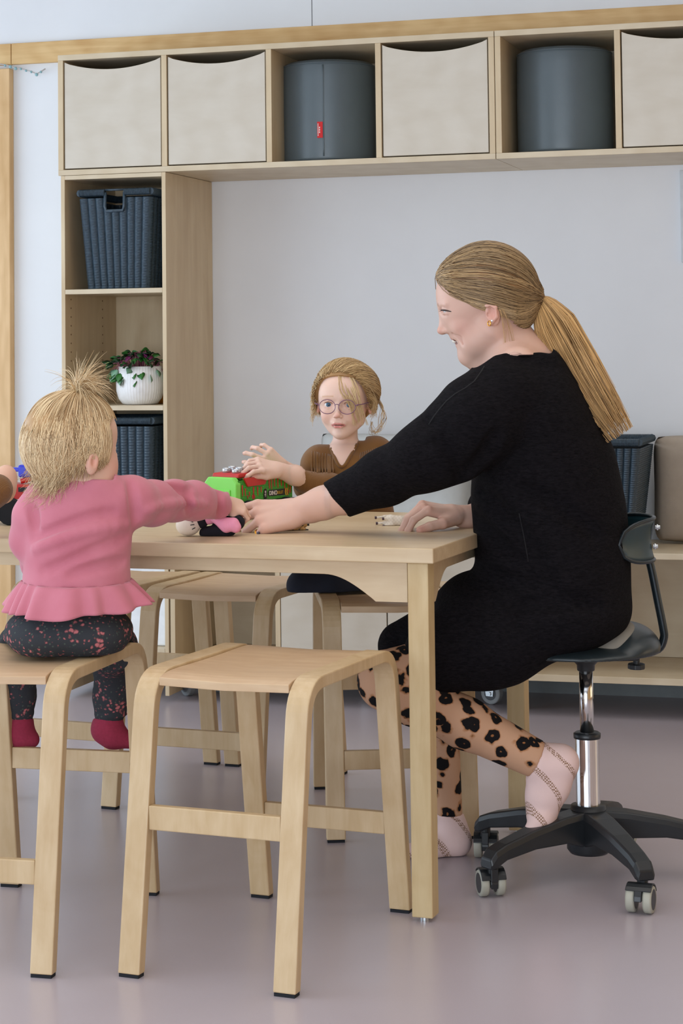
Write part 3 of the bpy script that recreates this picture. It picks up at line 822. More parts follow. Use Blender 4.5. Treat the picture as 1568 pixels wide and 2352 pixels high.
def bez(P, n):
    P = np.array(P, float); t = np.linspace(0, 1, n)[:, None]
    while len(P.shape) == 2 and P.shape[0] > 1 and P.shape[0] <= 4:
        k = P.shape[0]-1
        return sum(math.comb(k, i)*(1-t)**(k-i)*t**i*P[i] for i in range(k+1))
    # Catmull-Rom through the points
    m = len(P)-1; out = []
    for q in np.linspace(0, m-1e-6, n):
        i = int(q); u = q-i; p0, p1, p2, p3 = P[max(i-1, 0)], P[i], P[i+1], P[min(i+2, m)]
        out.append(.5*((2*p1)+(-p0+p2)*u+(2*p0-5*p1+4*p2-p3)*u*u+(-p0+3*p1-3*p2+p3)*u**3))
    return np.array(out)
def nrm(v): v = np.array(v, float); return v/np.linalg.norm(v)
def hand(s, wrist, X, Z, scale, curls, spread=.10, thumb=None, k=.006, rw=.026, side=1):
    """wrist point, X along the fingers, Z out of the back of the hand, side*Y towards the thumb"""
    X = nrm(X); Z = nrm(np.array(Z)-X*(np.array(Z) @ X)); Y = np.cross(Z, X)*side
    S = scale; tips = []
    ky = [.034, .012, -.011, -.032]; kx = [.088, .092, .087, .078]; ln = [(.040, .025, .020), (.044, .028, .021), (.041, .026, .020), (.032, .020, .018)]
    fr = [.0088, .0090, .0085, .0076]
    w = np.array(wrist)
    s.cap(w-X*.02*S, w+X*.02*S, rw*.80*S, rw*.8*S, k*1.5)
    for i in range(4):
        kn = w+(X*kx[i]+Y*ky[i])*S
        s.cap(w+(X*.012+Y*ky[i]*.45)*S, kn-Z*.003*S, .0150*S, .0108*S, k*1.6)
        a = spread*(ky[i]/.034); d = nrm(X+Y*a); p = kn; c = 0; q = curls[i]; pts = [kn]; r = fr[i]*S
        for j in range(3):
            c += q[j]; dd = nrm(d*math.cos(c)-Z*math.sin(c)); p2 = p+dd*ln[i][j]*S
            s.cap(p, p2, r, r*.92, .0035*S); r *= .92; p = p2; pts.append(p)
        tips.append((pts, dd, fr[i]*S*.78))
    th = thumb or ((.9, .55, -.3), (.95, .1, -.3))
    b = w+(X*.022+Y*.022-Z*.006)*S; d1 = nrm(X*th[0][0]+Y*th[0][1]+Z*th[0][2]); d2 = nrm(X*th[1][0]+Y*th[1][1]+Z*th[1][2])
    m1 = b+d1*.045*S; m2 = m1+d2*.032*S; m3 = m2+nrm(d2-Z*.1)*.024*S
    s.cap(b, m1, .0165*S, .0120*S, k*1.5); s.cap(m1, m2, .0112*S, .0100*S, .004*S); s.cap(m2, m3, .0100*S, .0084*S, .003*S)
    tips.append(([m1, m2, m3], nrm(m3-m2), .0084*S))
    return tips, (X, Y, Z)
SKIN = attr_mat('skin', .48, .12, 700, sss=.12, spec=.35)
HAIRM = attr_mat('hair', .42, 0, spec=.45)
def lin(r, g, b): return np.array(srgb(r, g, b)[:3])
def blend(col, new, w): return col*(1-w[:, None])+np.array(new)[None]*w[:, None]
def blob(V, c, r, p=2): return np.exp(-((np.linalg.norm(V-np.array(c), axis=1)/r)**p))
def knit(name, col, sx, sy, strength, dist=.0012, rough=.9, sheen=.2, var=.1, mode='rib', ang=0):
    if name in MATS: return MATS[name]
    m, nt, b = new_mat(name); v = _coords(nt, (1, 1, 1), (0, 0, ang))
    w1 = nt.nodes.new('ShaderNodeTexWave'); w1.inputs['Scale'].default_value = sx; w1.bands_direction = 'X' if mode == 'rib' else 'DIAGONAL'
    w1.inputs['Distortion'].default_value = 1.6; w1.inputs['Detail Scale'].default_value = 2.0; nt.links.new(v, w1.inputs['Vector'])
    w2 = nt.nodes.new('ShaderNodeTexWave'); w2.inputs['Scale'].default_value = sy; w2.bands_direction = 'Z'
    w2.inputs['Distortion'].default_value = 2.5; nt.links.new(v, w2.inputs['Vector'])
    mx = nt.nodes.new('ShaderNodeMath'); mx.operation = 'MULTIPLY_ADD'; nt.links.new(w1.outputs['Fac'], mx.inputs[0]); mx.inputs[1].default_value = .6
    nt.links.new(w2.outputs['Fac'], mx.inputs[2])
    n = _noise(nt, 14, 3, v)
    nt.links.new(_ramp(nt, n.outputs['Fac'], [(.3, tuple(c*(1-var) for c in col[:3])+(1,)), (.7, tuple(c*(1+var) for c in col[:3])+(1,))]), b.inputs['Base Color'])
    _bump(nt, b, mx.outputs[0], strength, dist)
    b.inputs['Roughness'].default_value = rough; b.inputs['Sheen Weight'].default_value = sheen; b.inputs['Specular IOR Level'].default_value = .2
    MATS[name] = m; return m
def leopard():
    m, nt, b = new_mat('leopard_print')
    v = _coords(nt)
    nz = _noise(nt, 26, 2, v); ad = nt.nodes.new('ShaderNodeVectorMath'); ad.operation = 'MULTIPLY_ADD'
    nt.links.new(nz.outputs['Color'], ad.inputs[0]); ad.inputs[1].default_value = (.022, .022, .022); nt.links.new(v, ad.inputs[2])
    vo = nt.nodes.new('ShaderNodeTexVoronoi'); vo.inputs['Scale'].default_value = 29; nt.links.new(ad.outputs[0], vo.inputs['Vector'])
    vo.inputs['Randomness'].default_value = .9
    n2 = _noise(nt, 60, 2, v)
    a = nt.nodes.new('ShaderNodeMath'); a.operation = 'MULTIPLY_ADD'; nt.links.new(n2.outputs['Fac'], a.inputs[0]); a.inputs[1].default_value = .34; a.inputs[2].default_value = -.17
    a2 = nt.nodes.new('ShaderNodeMath'); a2.operation = 'ADD'; nt.links.new(vo.outputs['Distance'], a2.inputs[0]); nt.links.new(a.outputs[0], a2.inputs[1])
    br = srgb(150, 100, 60); bg = srgb(196, 154, 124); bk = srgb(18, 16, 18)
    nt.links.new(_ramp(nt, a2.outputs[0], [(.0, br), (.06, br), (.10, bk), (.41, bk), (.45, srgb(170, 120, 82)), (.53, bg)]), b.inputs['Base Color'])
    b.inputs['Roughness'].default_value = .85; b.inputs['Specular IOR Level'].default_value = .2
    return m
def floral():
    m, nt, b = new_mat('dark_floral_print')
    v = _coords(nt)
    nz = _noise(nt, 90, 2, v); ad = nt.nodes.new('ShaderNodeVectorMath'); ad.operation = 'MULTIPLY_ADD'
    nt.links.new(nz.outputs['Color'], ad.inputs[0]); ad.inputs[1].default_value = (.01, .01, .01); nt.links.new(v, ad.inputs[2])
    vo = nt.nodes.new('ShaderNodeTexVoronoi'); vo.inputs['Scale'].default_value = 105; nt.links.new(ad.outputs[0], vo.inputs['Vector'])
    n2 = _noise(nt, 22, 2, v)
    a = nt.nodes.new('ShaderNodeMath'); a.operation = 'MULTIPLY_ADD'; nt.links.new(n2.outputs['Fac'], a.inputs[0]); a.inputs[1].default_value = -1.3; a.inputs[2].default_value = .62
    a2 = nt.nodes.new('ShaderNodeMath'); a2.operation = 'ADD'; nt.links.new(vo.outputs['Distance'], a2.inputs[0]); nt.links.new(a.outputs[0], a2.inputs[1])
    c1 = _ramp(nt, a2.outputs[0], [(.06, srgb(190, 112, 114)), (.20, srgb(130, 78, 80)), (.30, srgb(56, 58, 62))])
    v3 = nt.nodes.new('ShaderNodeTexVoronoi'); v3.inputs['Scale'].default_value = 110; nt.links.new(v, v3.inputs['Vector'])
    c2 = _ramp(nt, v3.outputs['Distance'], [(.16, srgb(96, 108, 96)), (.30, (0, 0, 0, 1))])
    mx = nt.nodes.new('ShaderNodeMix'); mx.data_type = 'RGBA'; mx.blend_type = 'LIGHTEN'; mx.inputs[0].default_value = .45
    nt.links.new(c1, mx.inputs[6]); nt.links.new(c2, mx.inputs[7]); nt.links.new(mx.outputs[2], b.inputs['Base Color'])
    b.inputs['Roughness'].default_value = .9; b.inputs['Specular IOR Level'].default_value = .15
    return m
# ================================================================ THE WOMAN
WD = 4.24                                     # distance of her middle plane along the view axis
def WP(px, py, dd=0): return atd(px, py, WD+dd)
woman = empty('person', tuple(WP(1320, 1500)*[1, 1, 0])); 
tag(woman, 'woman with a long blonde ponytail in a black dress and leopard leggings, reaching left', 'person')
# --- body -----------------------------------------------------------------
B = SDF()
hx = axes_rot(14)
B.ell(WP(1124, 662), (.098, .090, .076), ax=axes_rot(20))
B.ell(WP(1066, 700), (.056, .075, .060), k=.03)
B.ell(WP(1046, 668), (.036, .040, .052), k=.02)              # forehead
B.ell(WP(1092, 752), (.050, .064, .052), k=.02)
for s in (-1, 1):
    B.cap(WP(1128, 760, s*.050), WP(1082, 816, s*.014), .022, .015, k=.03)   # jaw
    B.ell(WP(1064, 750, s*.034), (.023, .022, .020), k=.012)  # cheek
    B.ell(WP(1090, 785, s*.040), (.026, .028, .020), k=.018)
    B.ell(WP(1016, 713, s*.031), (.012, .0085, .014), k=.009, sub=True)
    B.cap(WP(1014, 700, s*.012), WP(1026, 698, s*.042), .0060, .005, k=.009)   # brow ridge
    B.chain([WP(1024, 714, s*.0165), WP(1018.5, 709.5, s*.024), WP(1019, 709.3, s*.032), WP(1027, 710.8, s*.041), WP(1039, 714.5, s*.046)], [.0026, .0032, .0034, .0032, .0026], k=.003)
    B.chain([WP(1024, 715, s*.0165), WP(1019.5, 719, s*.024), WP(1020, 718.8, s*.032), WP(1028, 718.8, s*.041), WP(1039, 716, s*.046)], [.0024, .0032, .0034, .0032, .0026], k=.003)
    B.ell(WP(1026, 760, s*.0105), (.0085, .0062, .0068), k=.004)               # nostril wing
    B.ell(WP(1021, 766, s*.0075), (.0045, .0032, .0030), k=.002, sub=True)
B.cap(WP(1022, 712), WP(1015.5, 757), .0060, .0095, k=.009)    # nose bridge to tip
B.ell(WP(1014, 759.5), (.0095, .0080, .0088), k=.004)
B.ell(WP(1053, 771), (.016, .011, .023), k=.008)             # upper lip base
B.chain([WP(1057, 781, -.025), WP(1040, 774.5, -.008), WP(1040, 774.5, .008), WP(1057, 781, .025)], [.0026, .0042, .0042, .0026], k=.003)
B.chain([WP(1061, 786, -.022), WP(1053, 793.5, -.008), WP(1053, 793.5, .008), WP(1061, 786, .022)], [.0026, .0050, .0050, .0026], k=.003)
for s in (-1, 1):
    B.chain([WP(1042, 764, s*.021), WP(1056, 775, s*.032), WP(1068, 792, s*.035), WP(1074, 808, s*.031)], [.003, .004, .0036, .002], k=.010) if False else None
    for q in (((1044, 765, .026), (1058, 776, .039)), ((1058, 776, .039), (1066, 788, .042))): B.cap(WP(q[0][0], q[0][1], s*q[0][2]), WP(q[1][0], q[1][1], s*q[1][2]), .0012, k=.012, sub=True)
B.ell(WP(1074, 818), (.0165, .0155, .019), k=.014)             # chin
B.ell(WP(1067, 821), (.0095, .0100, .013), k=.007)
B.chain([WP(1034, 783, -.012), WP(1062, 790, -.019)], [.0045, .0028], k=.0012) if False else None
for dd in (-.016, -.008, 0, .008, .016):                      # open smile
    B.cap(WP(1034, 784.5, dd), WP(1062, 784.5, dd*1.3), .0046-.08*abs(dd), .0030, k=.0015, sub=True)
B.cap(WP(1150, 745), WP(1172, 815), .056, .060, k=.03)       # neck
B.cap(WP(1108, 805), WP(1150, 850), .034, .045, k=.03)
B.chain([WP(1190, 838, -.10), WP(1188, 826), WP(1190, 838, .10)], [.040, .050, .040], k=.03)
B.ell(WP(1205, 915), (.080, .08, .13), k=.03)
# ears
for s in (-1, 1):
    e = axes_rot(-12)
    B.ell(WP(1131, 720, s*.0740), (.0150, .0255, .0065), k=.006, ax=e)
    B.cap(WP(1116, 702, s*.080), WP(1138, 706, s*.084), .0034, k=.004); B.cap(WP(1138, 706, s*.084), WP(1140, 728, s*.084), .0034, k=.003)
    B.cap(WP(1140, 728, s*.083), WP(1126, 744, s*.079), .0034, .0045, k=.004)
    B.ell(WP(1127, 717, s*.0825), (.0062, .0120, .0060), k=.003, ax=e, sub=True)
    B.ell(WP(1121, 724, s*.0815), (.0040, .0065, .0070), k=.002, sub=True)
# torso, arms, legs (mostly under the clothes)
B.chain([WP(1215, 900), WP(1250, 1080), WP(1280, 1300), WP(1290, 1400)], [.10, .115, .12, .13], k=.05)
NW, NH = .02, .035                            # near wrist / hand depth offsets
B.chain([WP(1130, 905, -.14), WP(985, 1045, -.12)], [.055, .044], k=.03)
B.chain([WP(985, 1045, -.12), WP(880, 1090, -.07), WP(800, 1135, -.025), WP(740, 1156, .005), WP(695, 1168, NW)], [.042, .044, .0390, .0320, .0285], k=.02)
nh_tips, nh_ax = hand(B, WP(693, 1176, NW), WP(560, 1190, .02)-WP(693, 1176, NW), -_F*.75+_UP*.85, 1.06,
     [(.35, .5, .45), (.55, .75, .5), (.75, .95, .6), (.85, 1.0, .6)], side=-1, thumb=((.85, .6, -.45), (1, .05, -.35)), rw=.030)
B.cap(WP(668, 1192, .012), WP(625, 1203, .012), .020, .016, k=.014)
B.chain([WP(1160, 905, .14), WP(1150, 1120, .20), WP(1110, 1186, .115), WP(1062, 1186, .085)], [.055, .044, .030, .0235], k=.02)
fh_tips, fh_ax = hand(B, WP(1056, 1185, .08), WP(962, 1160, .05)-WP(1056, 1185, .08), _UP*.95-_F*.10, 1.0,
     [(.82, .55, .35), (.90, .50, .30), (1.0, .5, .3), (1.1, .5, .3)], side=1, thumb=((.72, .62, -.28), (.97, .22, -.42)), rw=.026, spread=.12)
B.chain([WP(1300, 1410, -.09), WP(895, 1560, -.10)], [.085, .055], k=.04)
B.chain([WP(1300, 1400, .10), WP(935, 1490, .13)], [.085, .055], k=.04)
B.chain([WP(895, 1562, -.10), WP(1060, 1655, -.10), WP(1240, 1748, -.10)], [.048, .042, .027], k=.02)
B.chain([WP(935, 1500, .13), WP(1000, 1650, .14), WP(1032, 1880, .15)], [.048, .044, .024], k=.02)
B.cap(WP(1245, 1745, -.10), WP(1235, 1860, -.10), .027, .022, k=.02)
B.cap(WP(1040, 1925, .14), WP(940, 1958, .13), .028, .018, k=.02)
def woman_col(V):
    px, py = pix(V); n = len(V)
    c = np.tile(lin(212, 172, 154), (n, 1))
    c = blend(c, lin(200, 132, 116), .34*np.maximum(blob(V, WP(1062, 752, -.052), .024), blob(V, WP(1062, 752, .052), .024)))
    c = blend(c, lin(206, 132, 112), .45*blob(V, WP(1012, 760), .012))
    for s in (-1, 1): c = blend(c, lin(214, 138, 120), .5*blob(V, WP(1131, 722, s*.082), .02))
    lips = np.zeros(n)
    for P_, Q_ in (((1057, 781, -.025), (1040, 774.5, -.008)), ((1040, 774.5, -.008), (1040, 774.5, .008)), ((1057, 781, .025), (1040, 774.5, .008)),
                   ((1061, 786, -.022), (1053, 793.5, -.008)), ((1053, 793.5, -.008), (1053, 793.5, .008)), ((1061, 786, .022), (1053, 793.5, .008))):
        a, b = WP(*P_), WP(*Q_); ba = b-a; t = np.clip(((V-a) @ ba)/(ba @ ba), 0, 1); d = np.linalg.norm(V-a-t[:, None]*ba, axis=1)
        lips = np.maximum(lips, np.clip((.0066-d)/.002, 0, 1))
    c = blend(c, lin(196, 112, 108), lips*.9)
    mouth = np.zeros(n)
    for dd in np.linspace(-.014, .014, 5):
        a, b = WP(1040, 784.5, dd), WP(1062, 784.5, dd*1.3); ba = b-a; t = np.clip(((V-a) @ ba)/(ba @ ba), 0, 1); d = np.linalg.norm(V-a-t[:, None]*ba, axis=1)
        mouth = np.maximum(mouth, (d < .0062) & (px > 1040))
    c = blend(c, lin(96, 34, 34), mouth*.8)
    for s in (-1, 1):                         # eyebrows
        a, b = WP(1010, 699, s*.016), WP(1036, 697, s*.044); ba = b-a; t = np.clip(((V-a) @ ba)/(ba @ ba), 0, 1); d = np.linalg.norm(V-a-t[:, None]*ba, axis=1)
        c = blend(c, lin(140, 100, 72), np.clip((.0068-d)/.002, 0, 1)*.75)
    for tips, amt in ((nh_tips, .35), (fh_tips, .5)):   # warmer knuckles and finger ends
        for pts, dd, r in tips:
            c = blend(c, lin(206, 120, 104), amt*blob(V, pts[-1], .013)); c = blend(c, lin(212, 136, 116), amt*.7*blob(V, pts[0], .012))
    c = blend(c, lin(236, 190, 160), .4*blob(V, WP(1190, 805), .05))
    return c
hb0, hb1 = bounds([WP(1000, 560), WP(1260, 850), WP(1130, 700, -.10), WP(1130, 700, .10)], .01)
nb0, nb1 = bounds([p for t in nh_tips for p in t[0]]+[WP(735, 1150, .015)], .028)
fb0, fb1 = bounds([p for t in fh_tips for p in t[0]]+[WP(1070, 1187, .115)], .028)
full0 = np.minimum.reduce([WP(540, 560, -.25), WP(1460, 1990, -.25), WP(540, 1990, .3), WP(1460, 560, .3), WP(540, 560, .3), WP(1460, 560, -.25)])
full1 = np.maximum.reduce([WP(540, 560, -.25), WP(1460, 1990, -.25), WP(540, 1990, .3), WP(1460, 560, .3), WP(540, 560, .3), WP(1460, 560, -.25)])
#BODYCALL
# eyes, lashes, teeth
for s in (-1, 1):
    eye = MB().sphere((0, 0, 0), .0118, 20, 14).xf(Matrix.Translation(WP(1030, 714.5, s*.0305))).build('eye', plain('eye_white_soft', srgb(196, 190, 188), .35, spec=.2), woman, smooth=True, world=True)
    ir = MB().sphere((0, 0, 0), .0062, 16, 10).xf(Matrix.Translation(WP(1024, 714.5, s*.0320))).build('iris', plain('iris_blue', srgb(70, 96, 122), .1), eye, smooth=True, world=True)
    m = MB().tube([WP(1015, 713, s*.022), WP(1013.5, 712.3, s*.033), WP(1022, 712.8, s*.0455), WP(1038, 716, s*.0505)], [.0011, .0017, .0017, .0008], 6)
    m.tube([WP(1013, 714, s*.027), WP(1007, 715, s*.030)], [.0006, .0002], 5).tube([WP(1014, 712, s*.032), WP(1008, 712, s*.036)], [.0006, .0002], 5)
    m.build('eyelashes', plain('dark_lash', srgb(48, 32, 26), .6), woman, smooth=True, world=True)
m = MB()
for i in range(7):
    dd = (i-3)*.0062; x = 1040.5+abs(i-3)**1.7*1.5
    m.sphere(tuple(WP(x+1, 781.5, dd)), (.0036, .0030, .0056), 10, 8)
m.build('teeth', plain('tooth', srgb(236, 228, 214), .2), woman, smooth=True, world=True)
# nails, ring, earrings, necklace
NAIL = plain('purple_nail_varnish', srgb(112, 84, 128), .12, coat=.6)
def nail(tips, ax, mat):
    X, Y, Z = ax
    for pts, dd, r in tips:
        up = nrm(Z-dd*(Z @ dd)) if abs(Z @ dd) < .97 else nrm(X-dd*(X @ dd))
        # outward normal on the back of the finger: perpendicular to the last bone, away from the palm
        seg = nrm(pts[-1]-pts[-2]); out = nrm(np.cross(seg, np.cross(Z, seg))) if np.linalg.norm(np.cross(Z, seg)) > .2 else up
        sidev = np.cross(seg, Y); out = nrm(-sidev) if (-sidev) @ Z > 0 or (-sidev) @ X > 0 else nrm(sidev)
        c = pts[-1]-seg*.004+out*r*.62
        M = Matrix(((seg[0], np.cross(out, seg)[0], out[0], c[0]), (seg[1], np.cross(out, seg)[1], out[1], c[1]), (seg[2], np.cross(out, seg)[2], out[2], c[2]), (0, 0, 0, 1)))
        MB().sphere((0, 0, 0), (.0066, .0052, .0030), 12, 8).xf(M).build('fingernail', mat, woman, smooth=True, world=True)
nail(fh_tips, fh_ax, NAIL)
nail(nh_tips[:2], nh_ax, NAIL)
GOLD = plain('gold', srgb(226, 170, 70), .22, metal=1)
def ring_at(p, d, r, rad, mat, name, n=28):
    d = Vector(d).normalized(); u = d.orthogonal().normalized(); v = d.cross(u)
    pts = [Vector(p)+(u*math.cos(2*math.pi*i/n)+v*math.sin(2*math.pi*i/n))*r for i in range(n)]
    return MB().tube(pts, rad, 8, closed=True).build(name, mat, woman, smooth=True, world=True)
pts = nh_tips[3][0]; q = pts[0]*.45+pts[1]*.55
rg = ring_at(q, pts[1]-pts[0], .0092, .0016, GOLD, 'finger_ring')
MB().sphere((0, 0, 0), .0036, 10, 8).xf(Matrix.Translation(q+nh_ax[2]*.004-_F*.0105)).build('ring_stone', plain('dark_gem', srgb(40, 30, 60), .08, coat=1), rg, smooth=True, world=True)
MB().sphere((0, 0, 0), .0028, 12, 10).xf(Matrix.Translation(WP(1129.5, 737, -.0845))).build('ear_stud', plain('clear_gem', srgb(235, 235, 240), .05, metal=.6), woman, smooth=True, world=True)
ring_at(WP(1123, 743, -.0835), _R*.9+_F*.5, .0052, .0011, GOLD, 'hoop_earring', 20)
nk = [WP(1145, 812, -.062), WP(1160, 790, -.0665), WP(1180, 776, -.0575), WP(1205, 764, -.035), WP(1216, 760, 0), WP(1205, 764, .035), WP(1180, 776, .0575)]
cp = bez(nk, 60)
MB().tube(cp, [.0011+.0006*(i % 2) for i in range(60)], 6).build('necklace', GOLD, woman, smooth=True, world=True)

# --- dress ------------------------------------------------------------------
DR = SDF()
DR.ell(WP(1190, 868), (.082, .056, .150), k=.03)
DR.ell(WP(1232, 882), (.070, .066, .135), k=.03)
DR.chain([WP(1112, 860, -.10), WP(1150, 838, -.098), WP(1200, 833, -.092), WP(1245, 830, -.075), WP(1268, 845, 0)], [.024, .024, .024, .026, .03], k=.03)
DR.ell(WP(1222, 950), (.118, .105, .182), k=.05)
DR.ell(WP(1248, 1060), (.150, .13, .182), k=.06)
DR.ell(WP(1268, 1180), (.156, .13, .175), k=.06)
DR.ell(WP(1277, 1300), (.155, .12, .185), k=.06)
DR.ell(WP(1283, 1400), (.150, .085, .195), k=.06)
DR.cap(WP(1205, 1160, -.04), WP(1200, 1290, -.04), .10, .09, k=.05)
DR.chain([WP(1150, 912, -.13), WP(1100, 960, -.14), WP(1035, 1018, -.13), WP(975, 1050, -.12), WP(885, 1096, -.07), WP(770, 1148, -.01)],
         [.076, .086, .078, .066, .0545, .0440], k=.03)
DR.chain([WP(1165, 910, .13), WP(1160, 1020, .19), WP(1165, 1120, .20), WP(1120, 1165, .15)], [.08, .07, .055, .045], k=.03)
DR.chain([WP(1290, 1408, -.09), WP(1150, 1470, -.095), WP(1010, 1508, -.10)], [.078, .086, .076], k=.04)
DR.chain([WP(1290, 1410, .10), WP(1090, 1420, .11), WP(925, 1484, .13)], [.092, .080, .055], k=.05)
DR.ell(WP(1093, 1395, .0), (.085, .072, .14), k=.04)
DR.ell(WP(1108, 1512, -.09), (.062, .058, .06), k=.03)
DR.cap(WP(1030, 1490, -.06), WP(1000, 1490, .10), .060, .055, k=.05)
DR.clip(lambda P: np.where(pix(P)[0] < 830, ((738+(pix(P)[1]-1110)*.80)-pix(P)[0]-2*np.sin(pix(P)[1]/9))/1085, -1.))
# soft folds and the raised seams of shoulder and side
def fold(a, b, r, depth=True, k=.012): DR.cap(a, b, r, r*.6, k=k, sub=depth)
def surf(px, py, dd=-.4):                     # first hit of the dress along a pixel's line of sight
    t = WD+dd; d = ray(px, py)
    for _ in range(80):
        v = float(DR((CAMP+d*t)[None])[0])
        if v < .0004: break
        t += v*.8
    return CAMP+d*t
creases = [([(1100, 1130), (1180, 1190), (1250, 1290), (1280, 1390)], .006), ([(1090, 1190), (1150, 1260), (1210, 1310)], .006),
           ([(1195, 1120), (1290, 1160), (1370, 1230)], .005), ([(1060, 1105), (1110, 1060), (1140, 1000)], .005),
           ([(1010, 1000), (1050, 1050), (1065, 1100)], .0045), ([(980, 965), (1010, 985)], .004),
           ([(1180, 1390), (1260, 1370), (1370, 1390)], .005), ([(1120, 1320), (1190, 1345), (1250, 1340)], .006)]
hits = []
for pl, r in creases:
    P = bez([(x, y) for x, y in pl], 10) if len(pl) != 2 else np.array(pl, float)
    hits.append(([surf(x, y) for x, y in P], r))
for P, r in hits:
    for i in range(len(P)-1): DR.cap(P[i]-_F*.003, P[i+1]-_F*.003, r*1.15, k=.026, sub=True)
seam = [surf(x, y) for x, y in bez([(1112, 842), (1085, 880), (1035, 912), (1000, 952), (985, 975)], 10)]
# neckline cut: remove the dress above a slanted line
def neck(P):
    px, py = pix(P)
    line = np.interp(px, [1085, 1105, 1135, 1160, 1200, 1240, 1262], [848, 838, 817, 811, 812, 809, 812])
    d = (line-py)/1085
    return np.where((px > 1085) & (px < 1270), d, -1)
DR.clip(neck)
def crinkle():
    m, nt, b = new_mat('black_crinkle_knit'); v = _coords(nt, (60, 60, 190), (0, .35, 0))
    n = _noise(nt, 1.6, 3, v, .6, .6); n2 = _noise(nt, 5, 2, _coords(nt))
    nt.links.new(_ramp(nt, n.outputs['Fac'], [(.3, srgb(7, 6, 8)), (.75, srgb(27, 24, 27))]), b.inputs['Base Color'])
    n3 = _noise(nt, 7, 3, _coords(nt, (1, 1, 2.2), (0, .5, 0)), .5, 1.0); ad = nt.nodes.new('ShaderNodeMath'); ad.operation = 'MULTIPLY_ADD'; nt.links.new(n3.outputs['Fac'], ad.inputs[0]); ad.inputs[1].default_value = 3.0; nt.links.new(n.outputs['Fac'], ad.inputs[2])
    _bump(nt, b, ad.outputs[0], .8, .0035); b.inputs['Roughness'].default_value = .9; b.inputs['Specular IOR Level'].default_value = .1
    b.inputs['Sheen Weight'].default_value = .0; return m
BLACKKNIT = crinkle()
dlo = np.minimum.reduce([WP(x, y, d) for x in (725, 1465) for y in (785, 1610) for d in (-.28, .28)])
dhi = np.maximum.reduce([WP(x, y, d) for x in (725, 1465) for y in (785, 1610) for d in (-.28, .28)])
dress = sdf_obj('dress', DR, [(dlo, dhi, .0052)], BLACKKNIT, woman)
m = MB().tube(seam, .0016, 6); m.build('shoulder_seam', plain('black_thread', srgb(18, 16, 18), .9), dress, smooth=True, world=True)
m = MB().tube([surf(x, y) for x, y in bez([(1192, 1180), (1205, 1240), (1213, 1290)], 8)], .0012, 6); m.build('side_seam', plain('black_thread', srgb(18, 16, 18), .9), dress, smooth=True, world=True)

# --- leggings and socks -----------------------------------------------------
LG = SDF()
LG.chain([WP(990, 1528, -.10), WP(890, 1563, -.10)], [.058, .0585], k=.02)
LG.chain([WP(890, 1563, -.10), WP(950, 1600, -.10), WP(1070, 1662, -.10), WP(1228, 1742, -.10)], [.0585, .056, .0500, .0395], k=.02)
LG.chain([WP(940, 1500, .13), WP(1000, 1640, .14), WP(1033, 1868, .15)], [.052, .050, .0275], k=.02)
ankle = WP(1232, 1744, -.10); sd = nrm(WP(1232, 1744, -.10)-WP(1070, 1662, -.10))
LG.clip(lambda P: np.minimum((P-ankle) @ sd, (WP(1250, 1600)-P) @ _R*0+ (np.linalg.norm(P-ankle, axis=1)-.09)*-1 + 0*1) if False else np.where(np.linalg.norm(P-ankle, axis=1) < .12, (P-ankle) @ sd, -1.))
LG.clip(lambda P: np.where(P[:, 2] < .5, (WP(1033, 1872, .15)[2]-P[:, 2]), -1.))
llo, lhi = bounds([WP(815, 1440, -.18), WP(1290, 1800, -.03), WP(900, 1440, .2), WP(1100, 1900, .2), WP(1290, 1440, -.18), WP(815, 1900, .2)], .03)
LEO = leopard()
sdf_obj('leggings', LG, [(llo, lhi, .0048)], LEO, woman)
def sock_mat():
    m, nt, b = new_mat('pink_sock_knit'); v = _coords(nt)
    w1 = nt.nodes.new('ShaderNodeTexWave'); w1.inputs['Scale'].default_value = 7; w1.inputs['Distortion'].default_value = 3.2; w1.bands_direction = 'DIAGONAL'; w1.inputs['Detail'].default_value = 0; nt.links.new(v, w1.inputs['Vector'])
    ch = nt.nodes.new('ShaderNodeTexChecker'); ch.inputs['Scale'].default_value = 300; nt.links.new(v, ch.inputs['Vector'])
    r = _ramp(nt, w1.outputs['Fac'], [(.86, (0, 0, 0, 1)), (.93, (1, 1, 1, 1))])
    mu = nt.nodes.new('ShaderNodeMath'); mu.operation = 'MULTIPLY'; nt.links.new(r, mu.inputs[0]); nt.links.new(ch.outputs['Fac'], mu.inputs[1])
    mx = nt.nodes.new('ShaderNodeMix'); mx.data_type = 'RGBA'; nt.links.new(mu.outputs[0], mx.inputs[0])
    mx.inputs[6].default_value = srgb(226, 196, 190); mx.inputs[7].default_value = srgb(150, 116, 92); nt.links.new(mx.outputs[2], b.inputs['Base Color'])
    b.inputs['Roughness'].default_value = .85; _bump(nt, b, _noise(nt, 500, 2, v).outputs['Fac'], .3, .001); return m
SOCK = sock_mat()
SK = SDF()
SK.chain([WP(1232, 1744, -.10), WP(1252, 1754, -.10), WP(1287, 1752, -.10)], [.0375, .038, .0345], k=.015)
SK.chain([WP(1287, 1752, -.10), WP(1268, 1805, -.10), WP(1247, 1870, -.10)], [.0335, .0335, .0270], k=.02)
SK.chain([WP(1243, 1770, -.10), WP(1243, 1830, -.10), WP(1240, 1875, -.10)], [.030, .029, .026], k=.02)
SK.chain([WP(1242, 1880, -.12), WP(1222, 1906, -.125)], [.0210, .0165], k=.012)
SK.chain([WP(1246, 1878, -.08), WP(1232, 1904, -.075)], [.0230, .0185], k=.012)
SK.clip(lambda P: -((P-ankle) @ sd)-.002)
lo, hi = bounds([WP(1195, 1690, -.16), WP(1335, 1935, -.04)], .02)
sdf_obj('sock', SK, [(lo, hi, .0035)], SOCK, woman)
S2 = SDF()
S2.chain([WP(1033, 1868, .15), WP(1040, 1905, .15), WP(1048, 1930, .145)], [.0285, .030, .0325], k=.015)
